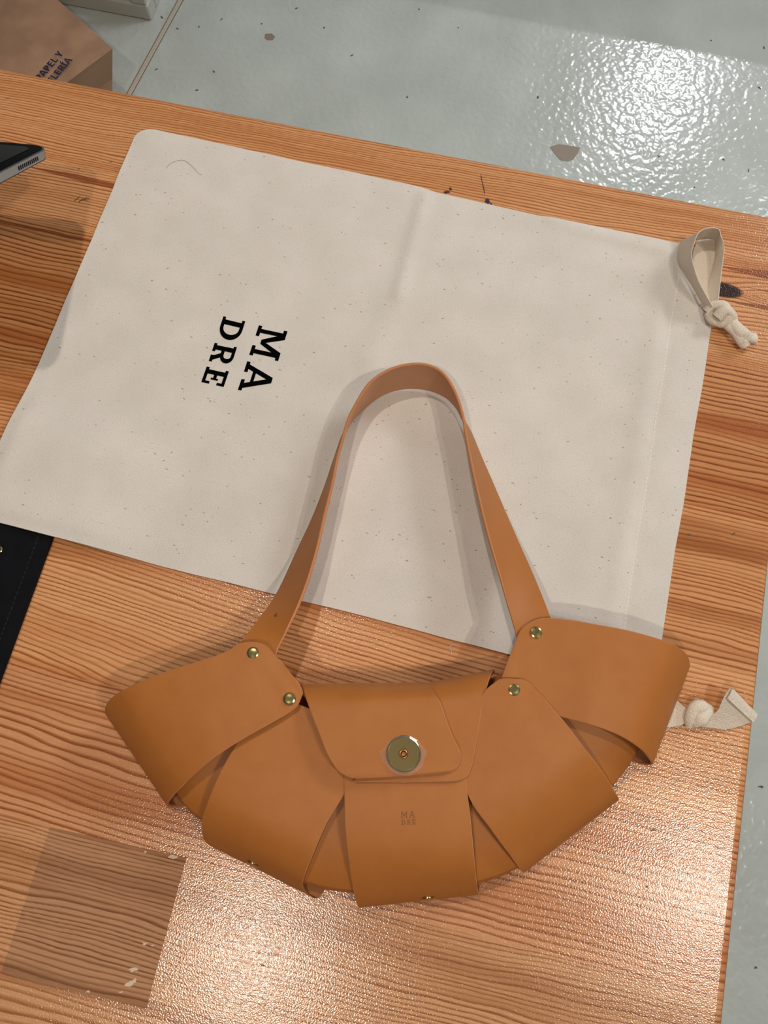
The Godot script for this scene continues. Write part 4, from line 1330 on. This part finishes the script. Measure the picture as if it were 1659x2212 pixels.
func build_small_marks() -> void:
	O = Vector3.ZERO
	var st := begin()
	# matte rectangle on the table, a darker greyer copy of its board's grain
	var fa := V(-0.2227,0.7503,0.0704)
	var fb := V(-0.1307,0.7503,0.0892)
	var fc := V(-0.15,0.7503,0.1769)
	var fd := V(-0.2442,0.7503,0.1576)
	var patch := thing("matte_patch", "matte rectangle of darker greyer wood grain on the table at lower left", "film patch", fa)
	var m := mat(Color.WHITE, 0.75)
	var q5 := patch_board.duplicate()
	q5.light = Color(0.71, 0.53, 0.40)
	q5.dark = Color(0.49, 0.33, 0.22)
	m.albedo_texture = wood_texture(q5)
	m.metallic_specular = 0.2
	var corner := V(0.3467,0.75,-0.3941)
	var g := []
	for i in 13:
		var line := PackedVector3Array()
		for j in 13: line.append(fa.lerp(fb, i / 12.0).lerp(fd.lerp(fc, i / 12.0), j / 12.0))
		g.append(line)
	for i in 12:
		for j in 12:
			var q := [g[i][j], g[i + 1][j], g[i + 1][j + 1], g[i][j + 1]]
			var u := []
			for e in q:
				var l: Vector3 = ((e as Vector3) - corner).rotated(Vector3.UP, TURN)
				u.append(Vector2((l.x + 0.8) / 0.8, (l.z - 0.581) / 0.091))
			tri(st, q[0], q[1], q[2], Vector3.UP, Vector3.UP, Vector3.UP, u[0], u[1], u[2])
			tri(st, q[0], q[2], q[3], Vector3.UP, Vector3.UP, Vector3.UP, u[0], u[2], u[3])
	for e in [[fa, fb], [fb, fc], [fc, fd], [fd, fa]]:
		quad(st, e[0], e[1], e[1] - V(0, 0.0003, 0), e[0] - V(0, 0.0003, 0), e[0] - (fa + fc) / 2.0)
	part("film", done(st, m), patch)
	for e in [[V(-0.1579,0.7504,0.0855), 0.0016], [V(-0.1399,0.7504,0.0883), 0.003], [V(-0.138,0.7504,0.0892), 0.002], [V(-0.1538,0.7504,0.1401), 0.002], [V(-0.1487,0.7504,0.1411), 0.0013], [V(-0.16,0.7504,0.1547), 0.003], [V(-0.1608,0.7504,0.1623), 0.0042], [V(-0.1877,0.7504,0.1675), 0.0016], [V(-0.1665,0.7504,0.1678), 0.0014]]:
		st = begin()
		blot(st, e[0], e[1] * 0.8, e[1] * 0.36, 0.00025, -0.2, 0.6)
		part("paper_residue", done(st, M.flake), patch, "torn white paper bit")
	# ink and pencil on the far board
	O = Vector3.ZERO
	var ink := thing("ink_stain", "dark purple ink spots on the far table board above the dust bag", "stain", V(0.0696,0.75,-0.4234))
	for e in [[V(0.0523,0.7501,-0.4233), 0.0024, 0.0012], [V(0.0554,0.7501,-0.4264), 0.001, 0.0016], [V(0.0859,0.7501,-0.4143), 0.0022, 0.0024], [V(0.0885,0.7501,-0.4117), 0.0013, 0.001], [V(0.0832,0.7501,-0.4264), 0.0004, 0.008], [V(0.0816,0.7501,-0.4369), 0.0003, 0.004]]:
		st = begin()
		blot(st, e[0], e[1], e[2], 0.00015, -0.15, 0.4)
		part("ink_spot", done(st, M.purple), ink)
	O = Vector3.ZERO
	st = begin()
	for k in 9:
		var p := V(-0.2565,0.7501,-0.4175).lerp(V(-0.246,0.7501,-0.4166), k / 8.0) + V(0, 0, rng.randf_range(-0.002, 0.003))
		blot(st, p, 0.0004, rng.randf_range(0.0012, 0.0026), 0.0001, 0.6, 0.3)
	solo("pencil_marks", done(st, M.pencil), "faint scribbled pencil marks on the table left of the dust bag", "mark")
	st = begin()
	for e in [V(-0.3258,0.7501,-0.518), V(-0.2301,0.7501,-0.4529), V(0.2246,0.7501,-0.1301), V(0.257,0.7501,-0.1308), V(0.1794,0.7501,0.0721), V(0.1721,0.7501,0.1066), V(-0.0777,0.7501,0.1527), V(-0.2567,0.7501,-0.446)]:
		blot(st, e, rng.randf_range(0.0008, 0.0018), 0.0005, 0.00012, rng.randf_range(-0.6, 0.6), 0.5)
	var dents := solo("table_specks", done(st, M.grit), "small dark specks and dents scattered over the table boards", "specks")
	dents.set_meta("kind", "stuff")
	st = begin()
	var hl := smooth_line([V(-0.1823,0.754,-0.4442), V(-0.1778,0.755,-0.4497), V(-0.1683,0.755,-0.452), V(-0.1602,0.755,-0.4456), V(-0.1548,0.7545,-0.4392), V(-0.1518,0.754,-0.4378)], 6)
	var hr := []
	for k in hl.size(): hr.append(0.0001)
	for k in hl.size(): hl[k] = on_cloth(hl[k]) + V(0, 0.0003, 0)
	tube(st, hl, hr, 1.0, 5)
	solo("loose_hair", done(st, M.hair), "fine curved hair on the dust bag's far left corner", "hair")
	O = Vector3.ZERO
	st = begin()
	hl = smooth_line([V(0.0513,0.7506,-0.0504), V(0.0478,0.7506,-0.0499), V(0.0463,0.7506,-0.0476), V(0.0477,0.7506,-0.0452), V(0.0472,0.7506,-0.0429)], 6)
	hr = []
	for k in hl.size(): hr.append(0.0003)
	tube(st, hl, hr, 1.0, 5)
	solo("loose_thread", done(st, M.tape), "curled thread end on the wood just below the dust bag", "thread")
	O = Vector3.ZERO
	# chips and grit on the floor
	st = begin()
	var chip := [V(0.3328,0,-1.1056), V(0.349,0,-1.1122), V(0.3738,0,-1.1089), V(0.3931,0,-1.1045), V(0.3875,0,-1.0902), V(0.3773,0,-1.076), V(0.365,0,-1.0717), V(0.3514,0,-1.0749), V(0.3412,0,-1.0902)]
	var cm := V(0.3615,0.0008,-1.0918)
	for k in chip.size():
		tri(st, cm, chip[k] + V(0, 0.0006, 0), chip[(k + 1) % chip.size()] + V(0, 0.0006, 0), Vector3.UP, Vector3.UP, Vector3.UP)
	solo("paint_chip", done(st, M.stain), "brown bare patch in the grey floor paint beside the glossy reflection", "floor patch")
	st = begin()
	blot(st, V(-0.2403,0,-1.3797), 0.011, 0.009, 0.0006, 0.2, 0.15)
	solo("floor_stain", done(st, M.stain), "round brown stain on the grey floor between the joint strip and the glossy reflection", "stain")
	st = begin()
	var spots := [V(-0.4694,0,-1.4307), V(-0.4351,0,-1.4015), V(-0.3896,0,-1.4063), V(-0.2582,0,-1.4136), V(-0.3438,0,-1.4258), V(-0.1862,0,-1.4553), V(-0.4709,0,-1.2965), V(-0.3842,0,-1.2442), V(-0.3517,0,-1.2906), V(-0.1262,0,-1.4039), V(-0.067,0,-1.3319), V(0.0742,0,-1.4528), V(0.1564,0,-1.4039), V(0.6849,0,-1.3701), V(0.6775,0,-1.076), V(0.7242,0,-1.05), V(0.5489,0,-1.0837), V(0.3149,0,-1.2269), V(0.0478,0,-1.2269), V(0.7932,0,-1.3521), V(0.7706,0,-1.25), V(0.5612,0,0.364), V(0.603,0,0.1064), V(0.6126,0,-1.0113)]
	for p in spots:
		blot(st, p, rng.randf_range(0.0015, 0.0042), rng.randf_range(0.001, 0.002), 0.001, rng.randf_range(0, 3.0), 0.5)
	var gr := solo("floor_grit", done(st, M.grit), "dark crumbs of grit scattered over the grey floor", "grit")
	gr.set_meta("kind", "stuff")
